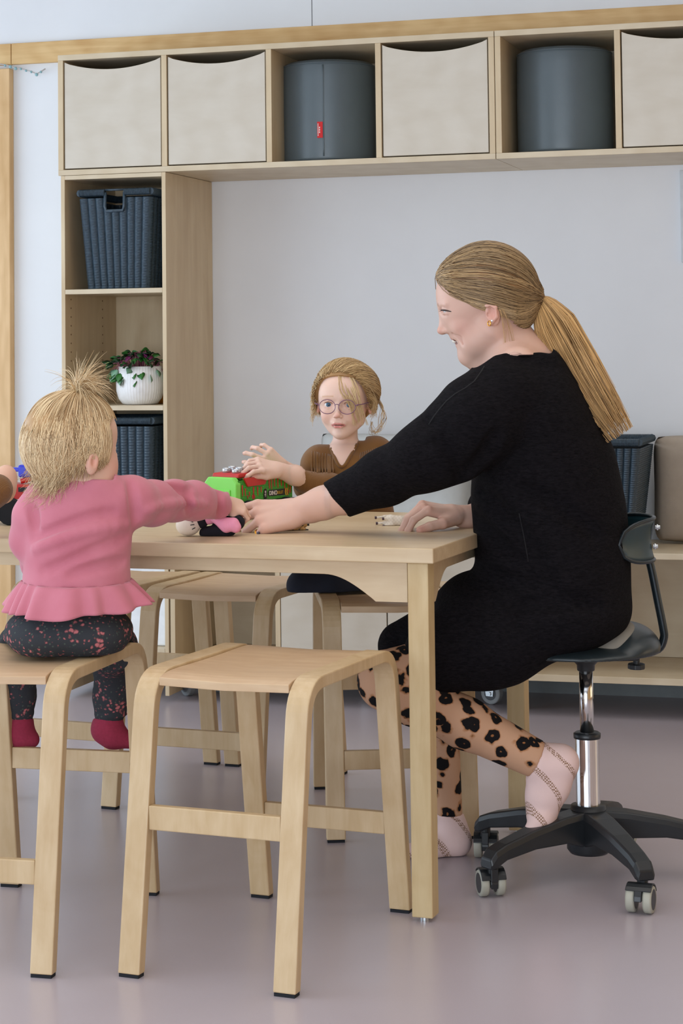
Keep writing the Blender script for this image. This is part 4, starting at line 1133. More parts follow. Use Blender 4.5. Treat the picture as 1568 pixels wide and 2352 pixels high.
S2.chain([WP(1045, 1936, .145), WP(985, 1952, .135), WP(930, 1963, .13)], [.0280, .0260, .0200], k=.02)
S2.chain([WP(930, 1963, .13), WP(906, 1965, .128)], [.0200, .0150], k=.01)
S2.clip(lambda P: .0012-P[:, 2]); S2.clip(lambda P: P[:, 2]-WP(1033, 1869, .15)[2])
lo, hi = bounds([WP(885, 1860, .06), WP(1090, 1990, .22)], .02)
sdf_obj('sock', S2, [(lo, hi, .0038)], SOCK, woman)

def wdomain(P):
    px, py = pix(P); z = (P-CAMP) @ _F-WD
    nl = np.interp(px, [1085, 1105, 1135, 1160, 1200, 1240, 1262, 1320], [848, 838, 817, 811, 812, 809, 812, 860])
    return (py > nl+4) & ~((px < 782) & (py < 1300)) & ~((px < 1104) & (px > 890) & (py > 1118) & (py < 1245) & (z > -.045))
B.under([DR, LG, SK, S2], wdomain)
sdf_obj('body', B, [(full0, full1, .0075), (hb0, hb1, .0020), (nb0, nb1, .0018), (fb0, fb1, .0018)], SKIN, woman, woman_col)
# --- hair -------------------------------------------------------------------
HC = SDF()
HC.ell(WP(1125, 660), (.1045, .0955, .0835), ax=axes_rot(20))
HC.ell(WP(1052, 655), (.046, .052, .060), k=.03)
HC.chain([WP(1180, 690), WP(1228, 687)], [.062, .014], k=.03)
HC.ell(WP(1178, 720), (.040, .040, .062), k=.03)
def hairline(P):
    px, py = pix(P)
    l1 = np.interp(px, [990, 1005, 1030, 1060, 1092, 1112, 1135, 1165, 1195, 1225, 1260], [612, 634, 655, 680, 703, 703, 706, 722, 752, 770, 770])
    return (py-l1)/1500
HC.clip(hairline)
def hair_cols(n, light, dark, w=None):
    t = RNG.beta(2.0, 2.0, n) if w is None else w
    return np.array([np.array(dark)*(1-x)+np.array(light)*x for x in t])
WHL, WHD = lin(214, 178, 128), lin(92, 68, 44)
lo, hi = bounds([WP(995, 560, -.1), WP(1260, 790, .1), WP(995, 790, -.1), WP(1260, 560, .1)], .02)
capo = sdf_obj('hair', HC, [(lo, hi, .0032)], HAIRM, woman, lambda V: np.tile(lin(128, 90, 54), (len(V), 1)))
def on_surface(sdf, P, off, it=6):
    P = np.array(P, float)
    for _ in range(it):
        e = 1e-3; d = sdf(P)
        g = np.stack([sdf(P+np.eye(3)[i]*e)-d for i in range(3)], 1)/e
        g /= np.linalg.norm(g, axis=1, keepdims=True)+1e-9
        P = P-g*(d-off)[:, None]
    return P
HS = SDF(); HS.ops = HC.ops[:]
tie = WP(1236, 684)
lines = []; cc = WP(1122, 665)
# roots along the hairline (both sides) and over the crown, combed back to the tie
for k in range(1500):
    s = RNG.choice([-1, 1], p=[.78, .22])     # the far side is hardly seen
    u = RNG.uniform(0, 1)
    if u < .62:                               # hairline from the parting over the temple to the nape
        q = RNG.uniform(0, 1)**1.1
        hp = np.array([(1006, 632, .004), (1012, 643, .030), (1028, 655, .044), (1052, 674, .060), (1082, 697, .071), (1105, 701, .078), (1140, 708, .078), (1175, 732, .070), (1205, 758, .052), (1222, 770, .02)])
        x = q*(len(hp)-1.001); i = int(x); r = hp[i]*(1-(x-i))+hp[i+1]*(x-i)
        a = WP(r[0]+RNG.normal(0, 2), r[1]+RNG.normal(0, 3), s*(-r[2])*-1 if False else (-r[2] if s < 0 else r[2]))
    else:                                     # parting line over the top of the head
        q = RNG.uniform(0, .85); hp = np.array([(1008, 628, 0), (1035, 596, 0), (1075, 574, 0), (1125, 565, 0), (1170, 578, 0), (1205, 610, 0)])
        x = q*(len(hp)-1.001); i = int(x); r = hp[i]*(1-(x-i))+hp[i+1]*(x-i)
        a = WP(r[0], r[1], RNG.uniform(-.05, .03))
    t = np.linspace(0, 1, 15)[:, None]
    e = tie+AX.T @ np.array([RNG.normal(0, .003), RNG.normal(0, .005), RNG.normal(0, .005)])
    va, ve = a-cc, e-cc; om = math.acos(np.clip(nrm(va) @ nrm(ve), -1, 1)); so = math.sin(om)+1e-6
    sl = (np.sin((1-t)*om)/so)*nrm(va)+(np.sin(t*om)/so)*nrm(ve)
    rr = np.linalg.norm(va)*(1-t)+np.linalg.norm(ve)*t+.03*np.sin(np.pi*t)
    sag = -_UP*(.010*np.sin(np.pi*t))*RNG.uniform(.2, 1.2)
    lines.append(cc+sl*rr+sag)
L = np.array(lines); sh = L.shape
off = np.repeat(RNG.uniform(-.0012, .0024, sh[0]), sh[1])
P = on_surface(HS, L.reshape(-1, 3), off).reshape(sh)
P[:, -1] = L[:, -1]; P[:, -2] = P[:, -2]*.4+L[:, -2]*.6
wv = np.clip(RNG.beta(1.6, 2.2, sh[0]), 0, 1)
strands('combed_hair', list(P), RNG.uniform(.0006, .0013, sh[0]), hair_cols(sh[0], WHL, WHD, wv), HAIRM, capo, taper=.6)['kind'] = 'stuff'
# ponytail
lines = []; n = 1300
cen = bez([WP(1236, 684), WP(1275, 735, -.02), WP(1318, 850, -.05), WP(1412, 985, -.08)], 18)
wid = np.interp(np.linspace(0, 1, 18), [0, .08, .3, .6, .85, 1], [.008, .024, .046, .050, .046, .036])
dep = np.interp(np.linspace(0, 1, 18), [0, .1, .4, 1], [.008, .016, .026, .022])
for k in range(n):
    a = RNG.uniform(0, 2*math.pi); q = math.sqrt(RNG.uniform(0, 1)); u, v = q*math.cos(a), q*math.sin(a)
    T = np.gradient(cen, axis=0); T /= np.linalg.norm(T, axis=1, keepdims=True)
    S = np.cross(T, _F); S /= np.linalg.norm(S, axis=1, keepdims=True)
    ln = cen+S*(u*wid)[:, None]+_F[None]*(v*dep)[:, None]
    ln = ln+S*(.0025*np.sin(np.linspace(0, RNG.uniform(3, 8), 18)+k))[:, None]*np.linspace(0, 1, 18)[:, None]
    cut = RNG.uniform(.80, 1.02); x = np.linspace(0, 17*min(cut, 1), 18)
    ln = np.stack([np.interp(x, np.arange(18), ln[:, c]) for c in range(3)], 1)
    if cut > 1: ln[-1] += (ln[-1]-ln[-2])*.6
    lines.append(ln)
wv = np.clip(RNG.beta(2.2, 1.8, n)+.1, 0, 1)
strands('ponytail', lines, RNG.uniform(.0007, .0015, n), hair_cols(n, lin(232, 186, 122), lin(120, 80, 42), wv), HAIRM, woman, taper=.5)
m = MB().tube(bez([WP(1228, 676), WP(1240, 684, -.008), WP(1238, 700)], 8), .004, 8)
ringp = [tie+_UP*.009*math.cos(a)*1.1+_F*.009*math.sin(a)+_R*.002 for a in np.linspace(0, 2*math.pi, 21)[:-1]]
MB().tube(ringp, .0030, 8, closed=True).build('hair_tie', plain('clear_hair_tie', srgb(190, 168, 140), .3), woman, smooth=True, world=True)
# loose wisps at ear, nape and ends
wl_ = []
for a in ([(1146, 705, -.078), (1162, 745, -.076), (1165, 790, -.070), (1158, 815, -.068)], [(1150, 706, -.078), (1170, 735, -.078), (1172, 765, -.074), (1176, 800, -.07)],
          [(1228, 690, -.01), (1236, 715, -.012), (1222, 735, -.02), (1206, 765, -.03)], [(1232, 692, -.01), (1246, 722, -.01), (1228, 760, -.02), (1245, 800, -.02)],
          [(1240, 690, -.01), (1240, 740, -.02), (1262, 800, -.03), (1300, 870, -.04)], [(1060, 600, -.02), (1085, 640, -.055), (1100, 672, -.076), (1160, 690, -.082)]):
    for _ in range(9):
        j = RNG.normal(0, 6.0, (4, 2)); j[0] *= .3
        wl_.append(bez([WP(p[0]+j[i, 0], p[1]+j[i, 1], p[2]) for i, p in enumerate(a)], 12))
for _ in range(60):
    x = RNG.uniform(0, 1); p0 = (1240+x*150, 690+x*x*40+x*170); p0 = (np.interp(x, [0, .35, .7, 1], [1240, 1290, 1345, 1400]), np.interp(x, [0, .35, .7, 1], [682, 735, 835, 915]))
    L_ = RNG.uniform(20, 60); wl_.append(bez([WP(p0[0], p0[1], -.02-.05*x), WP(p0[0]+L_*.55, p0[1]+L_*.5, -.02-.05*x), WP(p0[0]+L_*.7, p0[1]+L_*1.3, -.02-.05*x)], 12))
strands('loose_hair', wl_, [.00038]*len(wl_), hair_cols(len(wl_), lin(230, 192, 140), lin(160, 120, 76)), HAIRM, woman, taper=.3)
# ================================================================ TODDLER IN PINK (seen from behind)
TD = 3.88
def TP(px, py, dd=0): return atd(px, py, TD+dd)
tod = empty('person', tuple(TP(155, 1480)*[1, 1, 0])); tag(tod, 'toddler with blonde topknot in a pink peplum top, seen from behind', 'person')
tf = nrm(_R*.80+_F*.58-_UP*.05); tr = nrm(np.cross(tf, _UP)); TA = np.array([tf, _UP, tr])   # face direction, up, toddler's right side
hc_ = TP(160, 1012)
def TH_(a, b, c): return hc_+tf*a+_UP*b+tr*c
T = SDF()
T.ell(hc_+_UP*.006, (.086, .082, .074), ax=TA)
T.ell(TH_(.040, -.030, 0), (.050, .058, .058), k=.03, ax=TA)
T.ell(TH_(.060, .022, 0), (.030, .034, .048), k=.02, ax=TA)
for s in (-1, 1):
    T.ell(TH_(.052, -.048, s*.030), (.033, .030, .030), k=.014, ax=TA)
    T.ell(TH_(.083, -.012, s*.026), (.013, .009, .013), k=.01, ax=TA, sub=True)
    T.ell(TH_(.076, -.014, s*.026), (.010, .009, .012), k=.003, ax=TA)
    T.ell(TH_(.004, -.034, s*.081), (.014, .022, .008), k=.006, ax=TA)
    T.ell(TH_(.006, -.032, s*.089), (.0065, .012, .006), k=.003, ax=TA, sub=True)
T.ell(TH_(.092, -.030, 0), (.012, .010, .012), k=.008, ax=TA)
T.ell(TH_(.070, -.074, 0), (.018, .016, .020), k=.014, ax=TA)
T.chain([TH_(.084, -.054, -.012), TH_(.088, -.053, 0), TH_(.084, -.054, .012)], [.004, .005, .004], k=.005)
T.cap(TP(172, 1075), TP(182, 1130), .040, .046, k=.02)
T.chain([TP(182, 1160), TP(178, 1260), TP(165, 1420)], [.075, .082, .090], k=.04)
T.chain([TP(290, 1142, .03), TP(400, 1152, .17), TP(490, 1158, .30)], [.036, .032, .024], k=.02)
T.chain([TP(85, 1150), TP(64, 1240, .02), TP(90, 1290, .14)], [.032, .028, .022], k=.02)
T.cap(TP(95, 1285, .15), TP(110, 1255, .24), .022, .020, k=.01)
th_tips, th_ax = hand(T, TP(512, 1154, .335), TP(562, 1166, .345)-TP(512, 1154, .335), _UP*.9-_F*.55, .50,
     [(.7, 1.3, .8), (.75, 1.3, .8), (.8, 1.3, .8), (.9, 1.3, .8)], side=-1, thumb=((.8, .5, -.5), (.9, .1, -.6)), rw=.030, k=.008)
T.ell(TP(528, 1163, .36), (.022, .017, .022), k=.012)
T.chain([TP(95, 1470, .0), TP(50, 1492, .22), TP(42, 1560, .29), TP(44, 1655, .29)], [.055, .045, .032, .024], k=.02)
T.chain([TP(225, 1470, .0), TP(258, 1492, .22), TP(262, 1560, .29), TP(252, 1655, .29)], [.055, .045, .032, .026], k=.02)
T.cap(TP(46, 1690, .29), TP(66, 1700, .29), .018, .014, k=.01); T.cap(TP(250, 1690, .29), TP(290, 1700, .29), .018, .014, k=.01)
def tod_col(V):
    c = np.tile(lin(222, 182, 160), (len(V), 1))
    for s in (-1, 1):
        c = blend(c, lin(222, 138, 124), .5*blob(V, TH_(.060, -.046, s*.045), .022)); c = blend(c, lin(220, 136, 118), .5*blob(V, TH_(.004, -.034, s*.085), .016))
    c = blend(c, lin(206, 110, 104), .7*blob(V, TH_(.090, -.054, 0), .010))
    for pts, dd, r in th_tips: c = blend(c, lin(220, 140, 120), .5*blob(V, pts[-1], .012))
    return c
b0, b1 = bounds([TP(x, y, d) for x in (0, 345) for y in (920, 1740) for d in (-.13, .36)]+[TP(575, 1200, .42)], .02)
h0, h1 = bounds([TH_(a, b, c) for a in (-.1, .11) for b in (-.11, .1) for c in (-.09, .09)], .005)
q0, q1 = bounds([p for t in th_tips for p in t[0]]+[TP(500, 1155, .32)], .022)
for s in (-1, 1):
    MB().sphere((0, 0, 0), .0095, 16, 12).xf(Matrix.Translation(TH_(.0775, -.013, s*.026))).build('eye', plain('eye_white', srgb(232, 228, 226), .15), tod, smooth=True, world=True)
    MB().sphere((0, 0, 0), .0052, 12, 10).xf(Matrix.Translation(TH_(.0830, -.0135, s*.026))).build('iris', plain('iris_blue', srgb(70, 96, 122), .1), tod, smooth=True, world=True)
    MB().tube([TH_(.080, -.005, s*.016), TH_(.0885, -.0035, s*.026), TH_(.080, -.006, s*.038)], [.0007, .0012, .0007], 6).build('eyelashes', plain('dark_lash', srgb(48, 32, 26), .6), tod, smooth=True, world=True)
# top
def pink():
    m, nt, b = new_mat('pink_jersey'); v = _coords(nt)
    n = _noise(nt, 9, 3, v); n2 = _noise(nt, 620, 2, v)
    nt.links.new(_ramp(nt, n.outputs['Fac'], [(.3, srgb(192, 110, 124)), (.7, srgb(204, 126, 140))]), b.inputs['Base Color'])
    _bump(nt, b, n2.outputs['Fac'], .35, .0008); b.inputs['Roughness'].default_value = .95; b.inputs['Sheen Weight'].default_value = .25; b.inputs['Specular IOR Level'].default_value = .15
    return m
PINK = pink()
TS = SDF()
TS.ell(TP(182, 1152), (.086, .060, .066), k=.03)
TS.ell(TP(180, 1215), (.103, .080, .080), k=.04)
TS.ell(TP(176, 1290), (.100, .075, .084), k=.04)
TS.ell(TP(176, 1335), (.101, .040, .086), k=.03)
TS.chain([TP(262, 1146, -.005), TP(300, 1152, .03), TP(350, 1156, .10), TP(400, 1150, .17), TP(445, 1150, .23), TP(500, 1160, .305)], [.042, .047, .042, .0385, .0370, .0300], k=.022)
TS.ell(TP(514, 1161, .325), (.012, .030, .030), k=.006, ax=axes_rot(12))
TS.chain([TP(102, 1146), TP(76, 1185, .0), TP(66, 1240, .015), TP(88, 1296, .09), TP(100, 1285, .17)], [.040, .036, .0335, .0300, .026], k=.022)
TS.chain([TP(150, 1112, -.02), TP(215, 1108, -.02), TP(215, 1106, .05)], [.026, .028, .026], k=.03)
TS.clip(lambda P: (1102-3*np.sin((pix(P)[0]-60)/60)-pix(P)[1])/1180*np.where((pix(P)[0] > 110) & (pix(P)[0] < 262), 1, -0.0)-np.where((pix(P)[0] > 110) & (pix(P)[0] < 262), 0, 1))
TS.clip(lambda P: pix(P)[1]/1180-1352/1180)
def tsurf(px, py, dd=-.25):
    t = TD+dd; d = ray(px, py)
    for _ in range(70):
        v = float(TS((CAMP+d*t)[None])[0])
        if v < .0004: break
        t += v*.8
    return CAMP+d*t
cr = [([(75, 1235), (120, 1225), (180, 1185), (260, 1178)], .006, 0), ([(80, 1262), (130, 1240), (200, 1215), (290, 1205)], .005, 1), ([(100, 1310), (170, 1290), (240, 1245), (292, 1235)], .006, 0),
      ([(300, 1108), (310, 1150), (312, 1195)], .005, 0), ([(395, 1112), (405, 1120), (430, 1128)], .006, 0), ([(340, 1170), (400, 1150), (470, 1160)], .005, 1), ([(505, 1128), (512, 1150), (506, 1188)], .005, 0),
      ([(160, 1320), (220, 1300), (285, 1290)], .005, 0), ([(72, 1165), (80, 1185), (78, 1215)], .005, 0), ([(440, 1118), (425, 1150), (440, 1185)], .004, 0)]
hits = [([tsurf(x, y) for x, y in bez(pl, 12)], r, kind) for pl, r, kind in cr]
for P, r, kind in hits:
    for i in range(len(P)-1): TS.cap(P[i]+(-_F*.001 if not kind else _F*.002), P[i+1]+(-_F*.001 if not kind else _F*.002), r*.6, k=.016, sub=not kind)
t0_, t1_ = bounds([TP(x, y, d) for x in (30, 320) for y in (1080, 1360) for d in (-.11, .2)]+[TP(545, 1200, .36), TP(545, 1120, .36)], .02)
top = sdf_obj('pink_top', TS, [(t0_, t1_, .0042)], PINK, tod)
# peplum frill
n, mrow = 240, 12
cw = TP(176, 1332); rows = []
for j in range(mrow+1):
    t = j/mrow; ring = []
    for i in range(n):
        a = 2*math.pi*i/n
        fr = .5+.5*math.sin(a*17+2.4*math.sin(a*2+.5)+1.2*math.sin(a*5))
        amp = (.005+.013*t*(.75+.3*math.sin(a*3+1)))*(fr-.5)+.009*t*math.sin(a*4+.6)
        rx = .1035+.034*t**.8+amp; ry = .090+.026*t**.8+amp
        z = -.049*t-.009*t*math.cos(a-2.4)+.003*math.sin(a*6)*t
        ring.append(cw+_R*(rx*math.cos(a))-_F*(ry*math.sin(a))+_UP*z)
    rows.append(ring)
m = MB(); m.rings(rows, cap=False)
pe = m.build('peplum_frill', PINK, tod, smooth=True, world=True)
sl = pe.modifiers.new('thick', 'SOLIDIFY'); sl.thickness = .0022; sl.offset = 0
MB().tube([cw+_R*(.1025*math.cos(a))-_F*(.087*math.sin(a))-_UP*.001 for a in np.linspace(0, 2*math.pi, 65)[:-1]], .0022, 6, closed=True).build('waist_seam', PINK, tod, smooth=True, world=True)
# leggings and socks
FL = floral()
TL = SDF()
TL.ell(TP(158, 1446), (.122, .052, .100), k=.03)
TL.ell(TP(100, 1456, -.01), (.066, .045, .085), k=.02); TL.ell(TP(215, 1452, -.01), (.068, .047, .085), k=.02)
TL.chain([TP(100, 1462, .02), TP(52, 1488, .20), TP(42, 1535, .275), TP(42, 1600, .29), TP(45, 1654, .29)], [.055, .048, .0375, .0330, .0270], k=.02)
TL.chain([TP(220, 1462, .02), TP(258, 1488, .20), TP(262, 1535, .275), TP(256, 1600, .29), TP(250, 1656, .29)], [.055, .048, .0390, .0350, .0285], k=.02)
for yy in (1568, 1584, 1602, 1640):
    for x_ in (42, 258): TL.ell(TP(x_-2, yy, .29), (.034, .0035, .034), k=.006)
TL.clip(lambda P: np.where(P @ _F > (TP(0, 0, .12) @ _F), 1., 1.)*((pix(P)[1]-1660)/1100))
TL.clip(lambda P: np.where((P-CAMP) @ _F < TD+.16, .5295-P[:, 2], -1.))
lo, hi = bounds([TP(x, y, d) for x in (-20, 330) for y in (1390, 1680) for d in (-.12, .34)], .01)
sdf_obj('leggings', TL, [(lo, hi, .0046)], FL, tod)
RS = plain('raspberry_sock', srgb(150, 42, 68), .9, var=.08, scale=200, bump=.4, bscale=700)
for pts, rr in (([TP(44, 1650, .29), TP(42, 1676, .29), TP(52, 1692, .285), TP(74, 1700, .28)], [.0290, .0300, .0250, .0150]),
                ([TP(250, 1650, .29), TP(246, 1674, .29), TP(262, 1690, .285), TP(296, 1703, .28)], [.0295, .0305, .0250, .0150])):
    s_ = SDF(); s_.chain(pts, rr, k=.015); s_.clip(lambda P: (1650-pix(P)[1])/1100)
    lo, hi = bounds(pts, .04); sdf_obj('sock', s_, [(lo, hi, .0035)], RS, tod)
def tdomain(P):
    px, py = pix(P); z = (P-CAMP) @ _F-TD
    return ((py > 1106) & (px < 508)) | ((px >= 508) & (px < 520) & (py > 1300)) | (py > 1320)
T.clip(lambda P: np.where((P-CAMP) @ _F < TD+.245, .534-P[:, 2], -1.)*(pix(P)[1] > 1400)-(pix(P)[1] <= 1400)*1.)
T.under([TS, TL], lambda P: tdomain(P) & (pix(P)[1] < 1640))
sdf_obj('body', T, [(b0, b1, .0060), (h0, h1, .0026), (q0, q1, .0018)], SKIN, tod, tod_col)
# hair: combed from a topknot, loose ends flicking over the neck
THS = SDF(); THS.ell(hc_+_UP*.008-tf*.004, (.092, .087, .080), ax=TA)
def tcut(P):
    q = (P-hc_) @ TA.T                       # fwd, up, side
    lim = np.interp(q[:, 1], [-.09, -.05, -.01, .03, .07], [-.036, -.016, .012, .044, .072])
    return np.maximum(q[:, 0]-lim, -.088-q[:, 1])
THS2 = SDF(); THS2.ops = THS.ops[:]; THS2.clip(tcut)
lo, hi = bounds([TH_(a, b, c) for a in (-.11, .1) for b in (-.11, .11) for c in (-.1, .1)], .0)
thair = sdf_obj('hair', THS2, [(lo, hi, .0032)], HAIRM, tod, lambda V: np.tile(lin(178, 140, 96), (len(V), 1)))
TLt, TDk = lin(246, 220, 176), lin(168, 124, 76)
lines = []; knot = TH_(.012, .094, .010); NS = 1900
def tshell(d, k=1.):
    q = d @ TA.T
    return hc_+d/math.sqrt((q[0]/.096)**2+((q[1])/.091)**2+(q[2]/.086)**2)*k
for k in range(NS):
    ph = RNG.uniform(.62, 2*math.pi-.62)      # azimuth round the head, 0 = face
    el0 = RNG.uniform(.1, 1.5) if RNG.uniform() < .75 else RNG.uniform(-.3, .3); lift = RNG.uniform(.992, 1.035)
    back = max(0, -math.cos(ph)); drift = RNG.normal(0, .16)+.10*math.sin(k*.37); el1 = -.35-.55*back+RNG.normal(0, .08)
    pts = []
    for i in range(11):
        t = i/10; el = el0+(el1-el0)*t; a = ph+drift*t*t+.10*math.sin(3*t+k)
        am = 1.12+.30*((k*7)%10)/10
        if a < am and el < .5: a = am+(a-am)*.3
        if a > 2*math.pi-1.0 and el < .2: a = 2*math.pi-1.0+(a-2*math.pi+1.0)*.3
        d_ = tf*math.cos(a)*math.cos(el)+tr*math.sin(a)*math.cos(el)+_UP*math.sin(el); pts.append(tshell(nrm(d_), lift))
    v = pts[-1]-pts[-2]; p = pts[-1]; L_ = RNG.uniform(.012, .058)*(.25+.9*back)
    flick = -_R*RNG.uniform(-.1, .9)*(1 if (p-hc_) @ _R < .02 else .2)-_F*RNG.uniform(.0, .5)-_UP*.9+_R*RNG.normal(0, .18)
    g = nrm(v)
    for i in range(6):
        g = nrm(g*.62+nrm(flick+_UP*.20*i*(.5+.5*math.sin(k)))*.38); p = p+g*L_/6; pts.append(p)
    lines.append(np.array(pts))
# strands gathered up into the topknot
for k in range(950):
    ph = RNG.uniform(-math.pi, math.pi); el0 = RNG.uniform(.42, 1.15)
    d0 = tf*math.cos(ph)*math.cos(el0)+tr*math.sin(ph)*math.cos(el0)+_UP*math.sin(el0)
    a = tshell(nrm(d0), 1.03); t = np.linspace(0, 1, 17)[:, None]
    va, ve = a-hc_, knot-hc_; om = math.acos(np.clip(nrm(va) @ nrm(ve), -1, 1)); so = math.sin(om)+1e-6
    sl_ = (np.sin((1-t)*om)/so)*nrm(va)+(np.sin(t*om)/so)*nrm(ve)
    r0_ = np.linalg.norm(a-hc_); r1_ = np.linalg.norm(knot-hc_); lines.append(hc_+sl_*(r0_*(1-t)+r1_*t+.004*np.sin(np.pi*t)*RNG.uniform(.3, 1.4)))
wv = np.clip(RNG.beta(2.4, 1.7, len(lines)), 0, 1)
strands('fine_hair', lines, RNG.uniform(.0005, .0010, len(lines)), hair_cols(len(lines), TLt, TDk, wv), HAIRM, thair, taper=.3)['kind'] = 'stuff'
lines = []
for k in range(260):                          # the topknot fountain
    a = RNG.normal(0, 1, 3); d = nrm(_UP*1.0+_R*.25+a*.22); L_ = RNG.uniform(.03, .055)
    p0 = knot+a*.003; p1 = p0+d*L_*.5; side = nrm(_R*RNG.uniform(.0, 1.2)+a*.6)
    p2 = p1+d*L_*.22+side*L_*.45; p3 = p2+side*L_*.6-_UP*L_*RNG.uniform(-.2, .8)
    lines.append(bez([p0, p1, p2, p3], 12))
strands('topknot', lines, RNG.uniform(.0004, .0009, len(lines)), hair_cols(len(lines), lin(250, 230, 190), lin(200, 156, 100)), HAIRM, tod, taper=.2)
MB().tube([knot+_R*.007*math.cos(a)+_F*.007*math.sin(a)+_UP*.002 for a in np.linspace(0, 2*math.pi, 17)[:-1]], .0022, 6, closed=True).build('hair_tie', plain('blonde_hair_tie', srgb(214, 184, 130), .4), tod, smooth=True, world=True)

# ================================================================ GIRL WITH GLASSES
GD = 4.90
def GP(px, py, dd=0): return atd(px, py, GD+dd)
girl = empty('person', tuple(GP(810, 1380)*[1, 1, 0])); tag(girl, 'girl with round glasses and a brown ribbed top on the far side of the table', 'person')
ph_ = math.radians(12); gf = nrm(-_F*math.cos(ph_)-_R*math.sin(ph_)); gr = nrm(_R*math.cos(ph_)-_F*math.sin(ph_))
roll = math.radians(1.5); gu = nrm(_UP*math.cos(roll)+gr*math.sin(roll)*-1); GA = np.array([gr, gu, gf])
gc = GP(789, 925); GS = .93; _gs = [1.]
def GH(x, z, y): return gc+(gr*x+gu*z+gf*y)*_gs[0]     # right in the picture, up, forward
G = SDF()
G.ell(GH(0, .018, -.012), (.0690, .0800, .0830), ax=GA)
G.ell(GH(0, .030, .040), (.052, .046, .034), k=.02, ax=GA)
G.ell(GH(0, -.020, .022), (.0530, .0540, .0470), k=.02, ax=GA)
G.ell(GH(0, -.050, .030), (.032, .034, .035), k=.02, ax=GA)
for s in (-1, 1):
    G.ell(GH(s*.031, -.030, .048), (.0190, .0200, .0170), k=.012, ax=GA)
    G.ell(GH(s*.0265, .001, .0760), (.0160, .0105, .0105), k=.010, ax=GA, sub=True)
    G.cap(GH(s*.010, .020, .067), GH(s*.040, .019, .054), .0050, .0045, k=.012)
    # upper and lower lids
    G.chain([GH(s*.0125, -.0015, .0650), GH(s*.0190, .0064, .0685), GH(s*.0270, .0082, .0685), GH(s*.0360, .0050, .0625), GH(s*.0420, -.0005, .0560)], [.0018, .0022, .0022, .0020, .0018], k=.003)
    G.chain([GH(s*.0125, -.0015, .0650), GH(s*.0190, -.0076, .0665), GH(s*.0270, -.0090, .0660), GH(s*.0360, -.0066, .0610), GH(s*.0420, -.0005, .0560)], [.0018, .0020, .0020, .0020, .0018], k=.003)
    G.ell(GH(s*.0072, -.0300, .0775), (.0055, .0046, .0060), k=.0035, ax=GA)
    G.ell(GH(s*.0048, -.0335, .0800), (.0026, .0018, .0030), k=.0015, ax=GA, sub=True)
    G.ell(GH(s*.0705, -.010, -.004), (.0065, .0200, .0125), k=.006, ax=GA)
    G.ell(GH(s*.0745, -.009, .003), (.0050, .0120, .0070), k=.003, ax=GA, sub=True)
    G.cap(GH(s*.042, -.046, .006), GH(s*.008, -.076, .045), .013, .011, k=.02)
G.cap(GH(0, .004, .0690), GH(0, -.022, .0810), .0048, .0062, k=.008)
G.ell(GH(0, -.0260, .0845), (.0070, .0062, .0062), k=.004, ax=GA)
G.ell(GH(0, -.0460, .0640), (.020, .013, .012), k=.008, ax=GA)
G.chain([GH(-.0175, -.0530, .0660), GH(-.0085, -.0480, .0765), GH(0, -.0490, .0775), GH(.0085, -.0480, .0765), GH(.0175, -.0530, .0660)], [.0014, .0026, .0024, .0026, .0014], k=.0025)
G.chain([GH(-.0160, -.0540, .0665), GH(-.0070, -.0575, .0750), GH(.0070, -.0575, .0750), GH(.0160, -.0540, .0665)], [.0014, .0032, .0032, .0014], k=.0025)
G.cap(GH(-.012, -.0528, .0800), GH(.012, -.0528, .0800), .0011, k=.001, sub=True)
G.ell(GH(0, -.0770, .0570), (.0130, .0115, .0120), k=.012, ax=GA)
G.scale_about(gc, GS)
G.cap(GP(793, 990, .02), GP(792, 1048, .02), .0300, .0320, k=.02)
G.chain([GP(745, 1058, .02), GP(792, 1050, .02), GP(850, 1050, .02)], [.030, .036, .030], k=.02)
G.ell(GP(800, 1100), (.085, .075, .055), k=.03)
G.chain([GP(800, 1120), GP(815, 1300)], [.070, .080], k=.04)
GHD = -.22
G.chain([GP(868, 1060), GP(815, 1135, -.03), GP(735, 1112, -.13), GP(675, 1092, -.19), GP(640, 1080, -.22)], [.030, .027, .0250, .0210, .0180], k=.015)
g1_tips, g1_ax = hand(G, GP(638, 1079, -.22), GP(582, 1062, -.27)-GP(638, 1079, -.22), _UP*.75-_F*.60, .66,
     [(.35, .7, .5), (.45, .8, .5), (.55, .8, .5), (.6, .8, .6)], side=1, thumb=((.85, .35, -.25), (.98, -.05, -.25)), rw=.028, k=.006)
G.chain([GP(728, 1062), GP(715, 1125, .02), GP(680, 1090, -.06), GP(650, 1072, -.10)], [.028, .025, .020, .0165], k=.015)
g2_tips, g2_ax = hand(G, GP(648, 1074, -.11), GP(600, 1042, -.15)-GP(648, 1074, -.11), -_F*.80+_UP*.30, .66,
     [(.25, .8, .8), (.35, .8, .8), (.6, .9, .6), (.8, .9, .6)], side=1, thumb=((.10, .98, .1), (.0, .95, .15)), rw=.026, k=.006, spread=.35)
G.chain([GP(840, 1352, -.08), GP(697, 1346, -.10)], [.036, .036], k=.02)
_gs[0] = GS
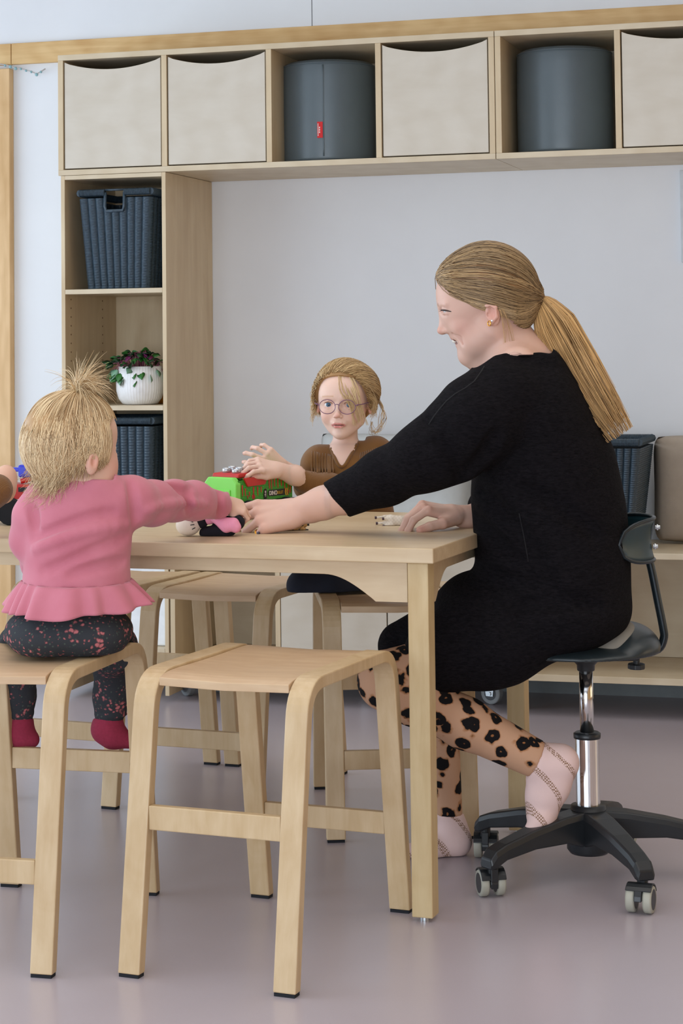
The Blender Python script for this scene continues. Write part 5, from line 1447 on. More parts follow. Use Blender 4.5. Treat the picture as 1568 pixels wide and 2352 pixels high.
def girl_col(V):
    c = np.tile(lin(230, 194, 176), (len(V), 1))
    for s in (-1, 1):
        c = blend(c, lin(224, 148, 134), .34*blob(V, GH(s*.036, -.028, .060), .018)); c = blend(c, lin(214, 124, 104), .6*blob(V, GH(s*.074, -.012, .0), .016))
        c = blend(c, lin(206, 164, 130), np.clip((.0030-np.abs(((V-gc) @ GA.T/GS)[:, 1]-.0225+.9*np.maximum(0, np.abs(((V-gc) @ GA.T/GS)[:, 0])-.028)**1.5))/.002, 0, 1)*.5*((np.abs(((V-gc) @ GA.T/GS)[:, 0]) > .011) & (np.abs(((V-gc) @ GA.T/GS)[:, 0]) < .044) & (((V-gc) @ GA.T/GS)[:, 2] > .03)))
        c = blend(c, lin(214, 150, 136), .5*blob(V, GH(s*.027, .004, .068), .012))
        c = blend(c, lin(120, 50, 44), .8*np.clip(1-np.linalg.norm(V-GH(s*.0048, -.0335, .0795), axis=1)/.0034, 0, 1))
    c = blend(c, lin(226, 144, 128), .4*blob(V, GH(0, -.028, .088), .010))
    q = (V-gc) @ GA.T/GS
    def seg2(P_, Q_):
        a, b = np.array(P_), np.array(Q_); ba = b-a; w2 = q[:, :2]; t = np.clip(((w2-a) @ ba)/(ba @ ba), 0, 1)
        return np.where(q[:, 2] > .045, np.linalg.norm(w2-a-t[:, None]*ba, axis=1), 1.)
    lips = np.zeros(len(V))
    for P_, Q_, r_ in (((-.0175, -.0528), (-.008, -.0490), .0026), ((-.008, -.0490), (.008, -.0490), .0030), ((.0175, -.0528), (.008, -.0490), .0026),
                   ((-.0165, -.0538), (-.007, -.0568), .0028), ((-.007, -.0568), (.007, -.0568), .0038), ((.0165, -.0538), (.007, -.0568), .0028)):
        lips = np.maximum(lips, np.clip((r_-seg2(P_, Q_))/.0010, 0, 1))
    c = blend(c, lin(204, 114, 112), lips*.8)
    c = blend(c, lin(74, 28, 28), np.clip((.0013-np.minimum(seg2((-.0145, -.0532), (0, -.0524)), seg2((0, -.0524), (.0145, -.0532))))/.0007, 0, 1)*.9)
    for tips in (g1_tips, g2_tips):
        for pts, dd, r in tips: c = blend(c, lin(222, 136, 118), .55*blob(V, pts[-1], .010))
    return c
b0, b1 = bounds([GP(x, y, d) for x in (590, 900) for y in (840, 1400) for d in (-.28, .12)], .02)
h0, h1 = bounds([GH(a, b, c) for a in (-.085, .085) for b in (-.105, .105) for c in (-.10, .098)], .0)
k0, k1 = bounds([p for t in g1_tips+g2_tips for p in t[0]]+[GP(655, 1085, -.2), GP(655, 1075, -.10)], .018)
for s in (-1, 1):
    e = GH(s*.0272, -.0003, .0555)
    MB().sphere((0, 0, 0), .0118, 24, 16).xf(Matrix.Translation(e)).build('eye', plain('eye_white', srgb(232, 230, 230), .12), girl, smooth=True, world=True)
    look = nrm(gf*1.0+gr*.14+gu*.02)
    rm = look; u_ = nrm(np.cross(_UP, rm)); v_ = np.cross(rm, u_)
    def disc(name, r, dd, mat):
        m = MB(); rs = []
        for q in (1, .66, .33, .01): rs.append([e+rm*(math.sqrt(max(.0118**2-(r*q)**2, 0))+dd)+(u_*math.cos(a)+v_*math.sin(a))*r*q for a in np.linspace(0, 2*math.pi, 25)[:-1]])
        m.rings(rs, cap=True); return m.build(name, mat, girl, smooth=True, world=True)
    disc('iris', .0062, .0003, plain('iris_bluegrey', srgb(82, 118, 148), .08, var=.35, scale=700)); disc('iris_ring', .0066, .0001, plain('iris_rim', srgb(40, 58, 78), .15)); disc('pupil', .0028, .0006, plain('pupil', srgb(8, 8, 10), .05))
    MB().tube([GH(s*.0130, .0000, .0675), GH(s*.0190, .0058, .0712), GH(s*.0270, .0075, .0712), GH(s*.0360, .0045, .0650), GH(s*.0425, -.0005, .0580)], [.0005, .0008, .0009, .0009, .0004], 6).build('eyelashes', plain('light_lash', srgb(120, 84, 60), .6), girl, smooth=True, world=True)
# glasses
GLF = plain('purple_metal_frame', srgb(120, 84, 112), .28, metal=.6)
gl = empty('glasses', (0, 0, 0)); gl.parent = girl; gl.matrix_parent_inverse = parent_inv(girl)
lensm, nt, b = new_mat('clear_lens'); b.inputs['Transmission Weight'].default_value = 1; b.inputs['IOR'].default_value = 1.02; b.inputs['Roughness'].default_value = 0; b.inputs['Alpha'].default_value = .12
for s in (-1, 1):
    c0 = GH(s*.0262, -.0045, .0860-.003); ax_ = nrm(gf+gr*s*.10); rr_ = nrm(np.cross(gu, ax_)); uu_ = np.cross(ax_, rr_)
    MB().tube([c0+rr_*.0204*math.cos(a)+uu_*.0172*math.sin(a) for a in np.linspace(0, 2*math.pi, 41)[:-1]], .00085, 8, closed=True).build('rim', GLF, gl, smooth=True, world=True)
    m = MB(); m.rings([[c0+ax_*q+rr_*.0200*math.cos(a)+uu_*.0164*math.sin(a) for a in np.linspace(0, 2*math.pi, 33)[:-1]] for q in (-.0004, .0004)]); m.build('lens', lensm, gl, world=True)
    hx_ = GH(s*.0530, .0010, .078)
    MB().tube([c0+rr_*s*.0208+uu_*.003, hx_], .0009, 6).sphere(tuple(hx_), .0021, 10, 8).tube([hx_, GH(s*.0640, .002, .060), GH(s*.0740, .004, .010), GH(s*.0750, .002, -.006), GH(s*.072, -.012, -.018)], .0011, 6).build('temple_arm', GLF, gl, smooth=True, world=True)
MB().tube(bez([GH(-.0060, -.001, .0835), GH(-.0025, .0035, .0880), GH(.0025, .0035, .0880), GH(.0060, -.001, .0835)], 10), .0009, 6).build('bridge', GLF, gl, smooth=True, world=True)
# top: brown rib with gathered yoke and puffed shoulders
BR = SDF()
BR.ell(GP(803, 1105), (.098, .078, .068), k=.03)
BR.ell(GP(812, 1190), (.100, .10, .075), k=.04)
BR.ell(GP(730, 1060, .015), (.034, .036, .038), k=.015); BR.ell(GP(862, 1040, .015), (.044, .040, .040), k=.02)
BR.chain([GP(770, 1046, .02), GP(735, 1052, .02)], [.028, .030], k=.02); BR.chain([GP(822, 1036, .02), GP(860, 1040, .02)], [.030, .034], k=.02)
BR.chain([GP(870, 1060), GP(885, 1110, .0), GP(830, 1140, -.03), GP(755, 1122, -.11), GP(697, 1106, -.165)], [.040, .038, .036, .034, .0270], k=.02)
BR.chain([GP(722, 1070), GP(712, 1120, .01), GP(700, 1120, -.02)], [.034, .031, .028], k=.02)
gneck = GP(780, 1048, -.055)
def vneck(P):
    px, py = pix(P); dd = (P-CAMP) @ _F-GD
    top = np.interp(px, [735, 756, 766, 777, 790, 806, 822, 834, 850], [1000, 1014, 1044, 1066, 1068, 1040, 1010, 996, 985])
    return np.where((dd < .012) & (px > 735) & (px < 850), (top-py)/940, -1.)
BR.clip(vneck)
BR.clip(lambda P: np.where((pix(P)[0] > 750) & (pix(P)[0] < 840), (1012-pix(P)[1])/940, -1.))
lo, hi = bounds([GP(x, y, d) for x in (670, 930) for y in (985, 1290) for d in (-.22, .10)], .015)
BROWN = knit('brown_rib_jersey', srgb(124, 84, 40), 210, 12, .55, .0012, .9, .25, mode='rib', ang=YAW)
bt = sdf_obj('brown_top', BR, [(lo, hi, .0038)], BROWN, girl)
BRR = BR.raw()
def gsurf(px, py, dd=-.3):
    t = GD+dd; d = ray(px, py)
    for _ in range(70):
        v = float(BRR((CAMP+d*t)[None])[0])
        if t > GD+.15: return CAMP+d*(GD-.03)
        if v < .0004: break
        t += v*.8
    return CAMP+d*t
m = MB()                                      # gathers of the yoke
for i in range(13):
    x = 716+i*4.2; m.tube([gsurf(x+3*math.sin(i), y) for y in (1036+i*.8, 1050, 1062, 1076, 1086)], [.0012, .0022, .0024, .0022, .0010], 6)
for i in range(9):
    x = 822+i*4.6; m.tube([gsurf(x-18*k_/4*0+6-2*k_, y+i*-1.0) for k_, y in enumerate((1040-i*.6, 1056, 1074, 1092, 1108))], [.0012, .0022, .0024, .0022, .0010], 6)
m.build('gathered_yoke', BROWN, bt, smooth=True, world=True)
m = MB().tube([gsurf(x, y)-_F*.001 for x, y in bez([(760, 1030), (767, 1048), (778, 1069), (790, 1070), (806, 1044), (820, 1020)], 22)], .0042, 8)
m.build('neckband', BROWN, bt, smooth=True, world=True)
NV = plain('navy_trousers', srgb(20, 24, 38), .9, var=.1, bump=.3, bscale=500)
GT = SDF(); GT.ell(GP(835, 1335, .02), (.105, .055, .09), k=.03)
GT.chain([GP(850, 1350, -.06), GP(760, 1348, -.10), GP(694, 1345, -.11)], [.046, .043, .0385], k=.02)
GT.chain([GP(900, 1352, .02), GP(850, 1350, .10), GP(760, 1350, .06)], [.045, .044, .040], k=.02)
GT.clip(lambda P: .5300-P[:, 2])
lo, hi = bounds([GP(x, y, d) for x in (640, 960) for y in (1270, 1420) for d in (-.18, .16)], .01)
sdf_obj('trousers', GT, [(lo, hi, .005)], NV, girl)
def gdomain(P):
    px, py = pix(P); z = (P-CAMP) @ _F-GD
    top = np.interp(px, [700, 735, 756, 766, 777, 790, 806, 822, 834, 850, 900], [1000, 1004, 1020, 1050, 1072, 1074, 1046, 1016, 1000, 990, 990])
    arm = (px < 700) & (z < -.02)
    return (py > top+3) & ~arm & (px > 690)
G.clip(lambda P: .535-P[:, 2])
G.under([BR, GT], gdomain)
sdf_obj('body', G, [(b0, b1, .0062), (h0, h1, .0017), (k0, k1, .0017)], SKIN, girl, girl_col)
# hair: soft, tied back, fringe falling across the picture-right side
GHS = SDF(); GHS.ell(GH(0, .024, -.014), (.0760, .0840, .0890), ax=GA)
GHS.ell(GH(.028, .030, -.050), (.05, .05, .05), k=.03, ax=GA)
def gcut(P):
    q = (P-gc) @ GA.T
    lim = np.interp(q[:, 1], [-.08, -.03, .0, .03, .060, .080], [-.045, -.02, .004, .026, .040, .075])-.25*np.abs(q[:, 0])*0
    return np.maximum(q[:, 2]-lim, -.060-q[:, 1])
G2 = SDF(); G2.ops = GHS.ops[:]; G2.clip(gcut)
lo, hi = bounds([GH(a, b, c) for a in (-.1, .1) for b in (-.08, .12) for c in (-.13, .09)], .0)
ghair = sdf_obj('hair', G2, [(lo, hi, .0030)], HAIRM, girl, lambda V: np.tile(lin(168, 128, 82), (len(V), 1)))
lines = []
tie2 = GH(.030, -.005, -.100)
for k in range(1500):
    # roots: hairline arc across the forehead and temples, plus crown
    u = RNG.uniform(-1, 1); th = u*1.75
    if RNG.uniform() < .5: x = .066*math.sin(th); z = .010+.074*math.cos(th)**1 if abs(th) < 1.57 else .0; y = .048*max(0, math.cos(th*.8))+.004
    else: x = RNG.uniform(-.06, .06); z = .085; y = RNG.uniform(-.05, .035)
    a = GH(x+RNG.normal(0, .003), z+RNG.normal(0, .004), y+RNG.normal(0, .004)); cc2 = GH(0, .02, -.012)
    t = np.linspace(0, 1, 14)[:, None]; e = tie2+RNG.normal(0, .006, 3)
    va, ve = a-cc2, e-cc2; om = math.acos(np.clip(nrm(va) @ nrm(ve), -1, 1)); so = math.sin(om)+1e-6
    sl_ = (np.sin((1-t)*om)/so)*nrm(va)+(np.sin(t*om)/so)*nrm(ve)
    ln = cc2+sl_*.09
    lines.append(ln-gu*(RNG.uniform(.0, .012)*np.sin(np.pi*t)))
L = np.array(lines); sh = L.shape
P = on_surface(GHS, L.reshape(-1, 3), np.repeat(RNG.uniform(-.001, .004, sh[0]), sh[1])).reshape(sh)
strands('combed_hair', list(P), RNG.uniform(.0005, .0010, sh[0]), hair_cols(sh[0], lin(236, 204, 150), lin(140, 102, 62)), HAIRM, ghair, taper=.6)['kind'] = 'stuff'
lines = []
for c_ in range(13):                          # fringe in separate locks from the parting across the picture-right eye
    f = c_/12; j0 = RNG.normal(0, 1, 6); sp = [.0016, .003, .004, .0055, .009]
    for k in range(9):
        j = RNG.normal(0, .45, (5, 2))
        P5 = [(-.014+f*.010, .100, .024), (.000+f*.034, .074, .060-.012*f), (.010+f*.044+.002*j0[0], .038, .080-.020*f), (.026+f*.034+.003*j0[1], .010-f*.010, .082-.024*f), (.038+.026*f+.005*j0[2], -.012-.042*abs(math.sin(c_*1.7)), .074-.024*f)]
        lines.append(bez([GH(p[0]+j[i_, 0]*sp[i_]*.5, p[1]+j[i_, 1]*sp[i_]*.4, p[2]) for i_, p in enumerate(P5)], 14))
for k in range(260):                          # soft hair over both temples
    s = RNG.choice([-1, 1]); f = RNG.uniform(0, 1); j = RNG.normal(0, .003, 6)
    lines.append(bez([GH(s*.004, .104, .010+.02*f), GH(s*.042, .084+j[0], .040-.03*f), GH(s*(.068+j[1]), .048-f*.02, .036-.05*f), GH(s*(.080+j[2]), .008+j[3]-f*.02, .010-f*.05), GH(s*(.074+2*j[4]), -.028+3*j[5], .004-f*.04)], 14))
for k in range(120):                          # curly wisps at the picture-left side
    f = RNG.uniform(0, 1); p = GH(-.068-.006*f, .050-.085*f, .020-.02*f); d = nrm(-gr*RNG.uniform(.4, 1)+gu*RNG.uniform(-.9, .4)+gf*RNG.normal(0, .4)); q = nrm(-gr*.2-gu*1.0+gf*RNG.normal(0, .4)); L_ = RNG.uniform(.010, .026)
    lines.append(bez([p, p+d*L_*.6, p+d*L_*.8+q*L_*.5, p+d*L_*.3+q*L_*1.1], 14))
for k in range(15):                           # long loops hanging behind the ear on the right
    f = RNG.uniform(0, 1); j = RNG.normal(0, 1, 6)
    lines.append(bez([GP(852, 890+20*f, .05), GP(872+6*f, 930+4*j[0], .05), GP(879+5*j[1], 962, .04), GP(868+6*j[2], 990, .04), GP(854+4*j[3], 990+6*j[4], .03), GP(850+6*f, 968, .03)], 14))
strands('loose_hair', lines, RNG.uniform(.0004, .0008, len(lines)), hair_cols(len(lines), lin(246, 220, 172), lin(184, 144, 96)), HAIRM, girl, taper=.4)

# ================================================================ CHILD AT THE LEFT EDGE (only a hand and sleeve in view)
KD = 4.22
def KP(px, py, dd=0): return atd(px, py, KD+dd)
kid = empty('person', tuple(KP(-150, 1180)*[1, 1, 0])); tag(kid, 'child cut by the left edge, only a hand and brown cuff in view', 'person')
K = SDF()
K.chain([KP(-260, 1190, -.10), KP(-100, 1165, -.08), KP(-10, 1132, -.03), KP(8, 1118, .0)], [.034, .032, .026, .024], k=.02)
kt, ka = hand(K, KP(2, 1115, .0), KP(26, 1098, .15)-KP(2, 1115, .0), _UP*.8-_F*.5+_R*.5, .62, [(.5, .9, .6), (.6, .9, .6), (.7, .9, .6), (.8, 1, .6)], side=1, thumb=((.7, .6, -.3), (.9, .1, -.5)), rw=.032, k=.010)
K.ell(KP(14, 1100, .02), (.024, .030, .026), k=.012)
K.ell(KP(10, 1128, .0), (.022, .026, .024), k=.012)
lo, hi = bounds([KP(-280, 1230, -.15), KP(60, 1050, .2), KP(-280, 1050, .2), KP(60, 1230, -.15)], .02)
sdf_obj('body', K, [(lo, hi, .0028)], SKIN, kid, lambda V: np.tile(lin(218, 174, 150), (len(V), 1)))
K2 = SDF(); K2.chain([KP(-280, 1195, -.11), KP(-110, 1165, -.09), KP(-30, 1134, -.055), KP(-6, 1125, -.040)], [.044, .040, .0350, .0325], k=.02)
lo, hi = bounds([KP(-290, 1260, -.18), KP(40, 1070, .02), KP(-290, 1070, .02), KP(40, 1260, -.18)], .03)
sdf_obj('brown_sleeve', K2, [(lo, hi, .004)], BROWN, kid)
# ================================================================ TOYS ON THE TABLE
ZT_ = .7203
def box_c(m, x0, x1, y0, y1, z0, z1, ch=0, chx=0):
    return m.box(x0, x1, y0, y1, z0, z1)
GRN = None
def brick_green():
    m, nt, b = new_mat('green_brick_print'); v = _coords(nt, (1, 1, 1))
    s = nt.nodes.new('ShaderNodeSeparateXYZ'); nt.links.new(v, s.inputs[0]); c = nt.nodes.new('ShaderNodeCombineXYZ'); nt.links.new(s.outputs['X'], c.inputs['X']); nt.links.new(s.outputs['Z'], c.inputs['Y'])
    br = nt.nodes.new('ShaderNodeTexBrick'); br.inputs['Scale'].default_value = 62; br.inputs['Mortar Size'].default_value = .018; nt.links.new(c.outputs[0], br.inputs['Vector'])
    br.inputs['Color1'].default_value = srgb(62, 176, 34); br.inputs['Color2'].default_value = srgb(46, 150, 28); br.inputs['Mortar'].default_value = srgb(24, 92, 18)
    n = _noise(nt, 60, 3, v); mx = nt.nodes.new('ShaderNodeMix'); mx.data_type = 'RGBA'; mx.blend_type = 'MULTIPLY'; mx.inputs[0].default_value = .5
    nt.links.new(br.outputs['Color'], mx.inputs[6]); nt.links.new(_ramp(nt, n.outputs['Fac'], [(.35, (.5, .6, .4, 1)), (.6, (1, 1, 1, 1))]), mx.inputs[7]); nt.links.new(mx.outputs[2], b.inputs['Base Color'])
    b.inputs['Roughness'].default_value = .4; return m
GRN = plain('lime_plastic', srgb(132, 222, 92), .32, var=.02); GRB = brick_green(); REDP = plain('red_plastic', srgb(214, 38, 34), .32, var=.03)
SILV = plain('silver_plastic', srgb(196, 198, 202), .25, metal=.7); DKB = plain('navy_black_plastic', srgb(22, 28, 40), .35)
BLK = plain('black_print', srgb(14, 14, 14), .5); WHT = plain('white_print', srgb(235, 225, 220), .6); YEL = plain('yellow_print', srgb(214, 166, 40), .5)
tk = atd(548, 1150, 4.58)
truck = empty('toy_truck', (tk[0], tk[1], ZT_), YAW+math.radians(50)); tag(truck, 'lime green toy truck with red bonnet and brick-printed side', 'toy truck')
LX, WY = .185, .098                           # length along x, width along y; near long side is y = 0
def add(m, name, mat, **k): return m.build(name, mat, truck, **k)
z0 = .040; ztop = .098
add(MB().prism([(0, z0), (LX, z0), (LX, ztop-.004), (LX*.60, ztop+.004), (LX*.60, ztop-.006), (LX*.30, ztop-.006), (.046, ztop-.006), (0, ztop-.010)], .003, 'xz', 0), 'side_panel', GRB)
add(MB().prism([(0, z0), (LX, z0), (LX, ztop-.004), (LX*.60, ztop+.004), (0, ztop-.010)], .003, 'xz', WY-.003), 'side_panel', GRB)
add(MB().box(.006, LX-.001, .0035, WY-.0035, z0, ztop-.012), 'body', GRN, bevel=.003)
add(MB().prism([(-.002, z0-.004), (WY+.002, z0-.004), (WY+.002, ztop-.016), (WY-.010, ztop-.002), (.010, ztop-.002), (-.002, ztop-.016)], .016, 'yz', -.010), 'front_cab', GRN, bevel=.003)
add(MB().box(-.0125, -.0098, .016, .060, z0+.004, ztop-.030), 'front_panel', GRN, bevel=.0012)
add(MB().prism([(LX*.58, ztop-.010), (LX, ztop-.010), (LX, ztop+.008), (LX*.62, ztop+.012)], WY-.02, 'xz', .010), 'rear_roof', GRN, bevel=.003)
add(MB().prism([(.006, ztop-.004), (.098, ztop-.004), (.098, ztop+.010), (.010, ztop+.006)], WY-.014, 'xz', .007), 'bonnet', REDP, bevel=.003)
add(MB().prism([(.028, ztop-.024), (.086, ztop-.022), (.098, ztop-.002), (.014, ztop-.004)], .005, 'xz', -.0045), 'bonnet_flap', REDP, bevel=.001)
for i, (x, y, h_) in enumerate(((.024, .030, .010), (.040, .034, .014), (.058, .030, .012), (.026, .062, .012), (.048, .064, .015), (.074, .050, .010))):
    add(MB().lathe([(.008, 0), (.0095, .002), (.0095, h_-.003), (.0075, h_), (.001, h_)], (x, y, ztop+.006), 20), 'engine_stack', SILV, smooth=True)
add(MB().box(-.006, LX+.012, -.006, WY+.006, z0-.012, z0-.001), 'chassis', DKB, bevel=.002)
add(MB().box(.012, LX-.012, .010, WY-.010, .014, z0-.0125), 'axle_block', DKB)
for x in (.030, .088, .158):
    for y in (-.004, WY+.004):
        wx = MB().lathe([(.010, -.009), (.0195, -.009), (.021, -.006), (.021, .006), (.0195, .009), (.010, .009)], (0, 0, 0), 28, 'y', mod=lambda a, z: 1+.02*(math.sin(a*14) > 0)); w_o = wx.build('wheel', BLKRUB, truck); w_o.location = (x, y, .0215)
        MB().lathe([(.001, -.0095), (.010, -.0092), (.0115, 0), (.010, .0092), (.001, .0095)], (0, 0, 0), 20, 'y').build('hub', SILV, w_o)
# red drips on the side
RNG2 = np.random.default_rng(3); m = MB()
def drip(x, z, L_, w_):
    m.prism([(x-w_, z), (x+w_, z), (x+w_*.6, z-L_*.55), (x+w_*.9, z-L_*.85), (x, z-L_), (x-w_*.5, z-L_*.6)], .0006, 'xz', -.0007)
for x, z, L_, w_ in ((.012, .078, .026, .0024), (.022, .070, .018, .0020), (.050, .072, .030, .0026), (.064, .072, .022, .0022), (.076, .071, .014, .002), (.104, .088, .024, .0028), (.112, .092, .030, .0024), (.122, .088, .020, .0024), (.134, .090, .026, .0022), (.146, .086, .018, .0024), (.158, .084, .030, .0020), (.092, .066, .010, .0018), (.170, .080, .020, .002), (.178, .066, .016, .002), (.172, .058, .008, .0022), (.036, .062, .012, .0022), (.030, .054, .008, .002)): drip(x, z, L_, w_)
m.prism([(.044, .052), (.050, .058), (.056, .050), (.052, .044), (.046, .045)], .0006, 'xz', -.0007)
add(m, 'red_drips', REDP)
def text(s, size, mat, parent, loc, rot=(H2, 0, 0), sx=1, name='lettering', shear=0, off=0):
    cu = bpy.data.curves.new(name, 'FONT'); cu.body = s; cu.size = size; cu.extrude = .0003; cu.align_x = 'LEFT'; cu.shear = shear; cu.offset = off
    o = bpy.data.objects.new(name, cu); COL.objects.link(o)
    dg = bpy.context.evaluated_depsgraph_get(); me = bpy.data.meshes.new_from_object(o.evaluated_get(dg)); bpy.data.objects.remove(o)
    o = bpy.data.objects.new(name, me); COL.objects.link(o); me.materials.clear(); me.materials.append(mat)
    o.parent = parent; o.location = loc; o.rotation_euler = rot; o.scale = (sx, 1, 1); return o
add(MB().prism([(.100, .050), (.104, .047), (.158, .047), (.158, .062), (.104, .062), (.100, .059)], .0005, 'xz', -.0009), 'lettering_panel', BLK)
text('DINO', .0135, WHT, truck, (.1025, -.0014, .0500), sx=.80, off=.0003); text('BULLET', .0095, YEL, truck, (.1290, -.0014, .0512), sx=.70)
m = MB()
for i in range(2):
    x = .159+i*.006; m.prism([(x+.002, .046), (x+.0055, .046), (x+.002, .0545), (x+.0055, .063), (x+.002, .063), (x-.0015, .0545)], .0006, 'xz', -.0012)
add(m, 'yellow_chevrons', YEL)
m = MB()
for i in range(2):
    x = .162+i*.006; m.prism([(x+.002, .046), (x+.0045, .046), (x+.001, .0545), (x+.0045, .063), (x+.002, .063), (x-.0015, .0545)], .0006, 'xz', -.0008)
add(m, 'black_chevrons', BLK)
m = MB(); ov = [(.090+.0065*math.cos(a), .0535+.0125*math.sin(a)) for a in np.linspace(0, 2*math.pi, 22)[:-1]]; m.prism(ov, .0006, 'xz', -.0010); bd = add(m, 'round_badge', BLK)
m = MB()
for (x, z, w_, h_) in ((.0875, .0590, .0048, .0016), (.0880, .0560, .0040, .0014), (.0872, .0510, .0050, .0018), (.0885, .0480, .0036, .0014), (.0900, .0540, .0016, .0050)):
    m.box(x, x+w_, -.0014, -.0010, z, z+h_)
m.build('badge_print', WHT, bd)

# red truck with blue loader at the left
wl0 = atd(8, 1192, 4.50); VD = 4.50
def VP_(px, py, dd=0): return atd(px, py, VD+dd)
rt = empty('toy_loader', (wl0[0]-.06, wl0[1]+.05, ZT_), YAW-.05); tag(rt, 'red and blue toy truck with black tyres at the left end of the table', 'toy truck')
ox = .06
def radd(m, name, mat, **k): return m.build(name, mat, rt, **k)
wr = .0300
for x, y in ((ox, -.045), (ox+.066, -.045), (ox-.15, -.045), (ox, .030), (ox+.066, .030), (ox-.15, .030)):
    w_o = MB().lathe([(.018, -.013), (wr*.92, -.013), (wr, -.008), (wr, .008), (wr*.92, .013), (.018, .013)], (0, 0, 0), 36, 'y', mod=lambda a, z: 1+.018*(math.sin(a*16) > 0)).build('wheel', BLKRUB, rt); w_o.location = (x, y, wr)
    MB().lathe([(.001, -.0095), (.008, -.0125), (.009, -.0105), (.014, -.0095), (.0175, -.0125), (.0185, -.0125), (.0185, .010), (.001, .010)], (0, 0, 0), 28, 'y').build('chrome_hub', plain('chrome_hub', srgb(214, 206, 190), .2, metal=.85), w_o, smooth=False)
radd(MB().box(ox-.19, ox+.10, -.028, .014, .022, .046), 'chassis', BLACKP, bevel=.002)
radd(MB().prism([(ox-.19, .050), (ox+.022, .050), (ox+.034, .038), (ox+.040, .038), (ox+.052, .050), (ox+.10, .050), (ox+.10, .088), (ox-.02, .092), (ox-.19, .092)], .064, 'xz', -.040), 'red_body', REDP, bevel=.003)
radd(MB().box(ox-.19, ox+.10, -.0425, -.040, .054, .0575), 'white_stripe', WHT)
radd(MB().box(ox+.016, ox+.070, -.0415, -.0402, .074, .084), 'dark_window', BLK, bevel=.0004)
text('E', .014, WHT, rt, (ox+.034, -.0418, .0615), sx=1.1, shear=.3, off=.0004)
radd(MB().box(ox+.014, ox+.058, -.034, .020, .106, .134), 'blue_cab', plain('blue_plastic', srgb(38, 54, 206), .3, var=.04), bevel=.004)
BLUE = MATS['blue_plastic']
radd(MB().box(ox+.020, ox+.046, -.0365, -.0342, .112, .130), 'cab_recess', BLUE, bevel=.001)
radd(MB().box(ox-.19, ox+.016, -.020, .006, .118, .127), 'blue_boom', BLUE, bevel=.002)
radd(MB().prism([(ox+.020, .106), (ox+.075, .106), (ox+.100, .090), (ox+.050, .092)], .03, 'xz', -.025), 'purple_bracket', plain('purple_plastic', srgb(110, 40, 150), .3))
radd(MB().box(ox+.030, ox+.060, -.020, .010, .134, .146), 'grey_window', plain('grey_plastic', srgb(120, 136, 150), .3), bevel=.002)
radd(MB().cyl((ox+.020, -.03, .097), (ox+.046, -.03, .103), .006, n=14), 'red_pivot', REDP)

# soft doll lying under the two hands
DD = 4.20
def DP(px, py, dd=0): return atd(px, py, DD+dd)
doll = empty('soft_doll', tuple(DP(470, 1225)*[1, 1, 0]+[0, 0, ZT_])); tag(doll, 'small plush doll in black and pink with a round white mitten, lying between the hands', 'toy')
FW = plain('white_plush', srgb(232, 222, 208), .95, var=.04, bump=.5, bscale=500); FP = plain('pink_plush', srgb(232, 150, 176), .95, var=.08, bump=.4, bscale=500); FB = plain('black_plush', srgb(16, 16, 26), .95, bump=.4, bscale=500)
def blobobj(name, prims, mat, h=.0028):
    s_ = SDF(); pts = []
    for a in prims:
        if a[0] == 'c': s_.cap(a[1], a[2], a[3], a[4], k=.006); pts += [a[1], a[2]]
        else: s_.ell(a[1], a[2], k=.006, ax=a[3] if len(a) > 3 else AX); pts.append(a[1])
    s_.clip(lambda P: ZT_+.0002-P[:, 2])
    lo, hi = bounds(pts, .055); return sdf_obj(name, s_, [(lo, hi, h)], mat, doll)
blobobj('mitten', [('e', DP(432, 1206), (.0260, .0225, .022)), ('c', DP(440, 1204), DP(458, 1200), .018, .0105)], FW)
m = MB()
for (a, b) in (((436, 1196), (443, 1199)), ((437, 1206), (446, 1205)), ((441, 1216), (448, 1212))):
    pa, pb = DP(*a, -.0215), DP(*b, -.0190); m.tube([pa, (pa+pb)/2-_F*.0006, pb], .0010, 6)
m.build('stitches', BLK, doll, smooth=True, world=True)
blobobj('cuff', [('c', DP(455, 1199), DP(464, 1198), .0135, .0135)], FB, .0022)
blobobj('pink_arm', [('c', DP(466, 1196), DP(482, 1192), .0105, .0100), ('c', DP(482, 1192), DP(500, 1186, .01), .010, .009)], FP)
blobobj('black_body', [('c', DP(472, 1224), DP(520, 1220), .0135, .0165), ('c', DP(520, 1216), DP(545, 1200, .01), .016, .016), ('c', DP(500, 1198, .01), DP(530, 1198, .01), .012, .012)], FB)
blobobj('pink_body', [('c', DP(492, 1192, -.012), DP(514, 1204, -.018), .0080, .0115), ('c', DP(514, 1204, -.018), DP(520, 1211, -.020), .0115, .0120), ('c', DP(536, 1206, -.020), DP(541, 1211, -.020), .0130, .0120), ('c', DP(520, 1200, -.016), DP(536, 1200, -.016), .010, .010)], FP)
blobobj('white_cuff', [('c', DP(486, 1186, -.010), DP(494, 1190, -.014), .0065, .0075), ('c', DP(500, 1184, -.004), DP(520, 1176, -.004), .0055, .0050)], FW, .002)
blobobj('white_tuft', [('e', atd(560, 1172, 4.36), (.012, .012, .012))], FW, .0022)

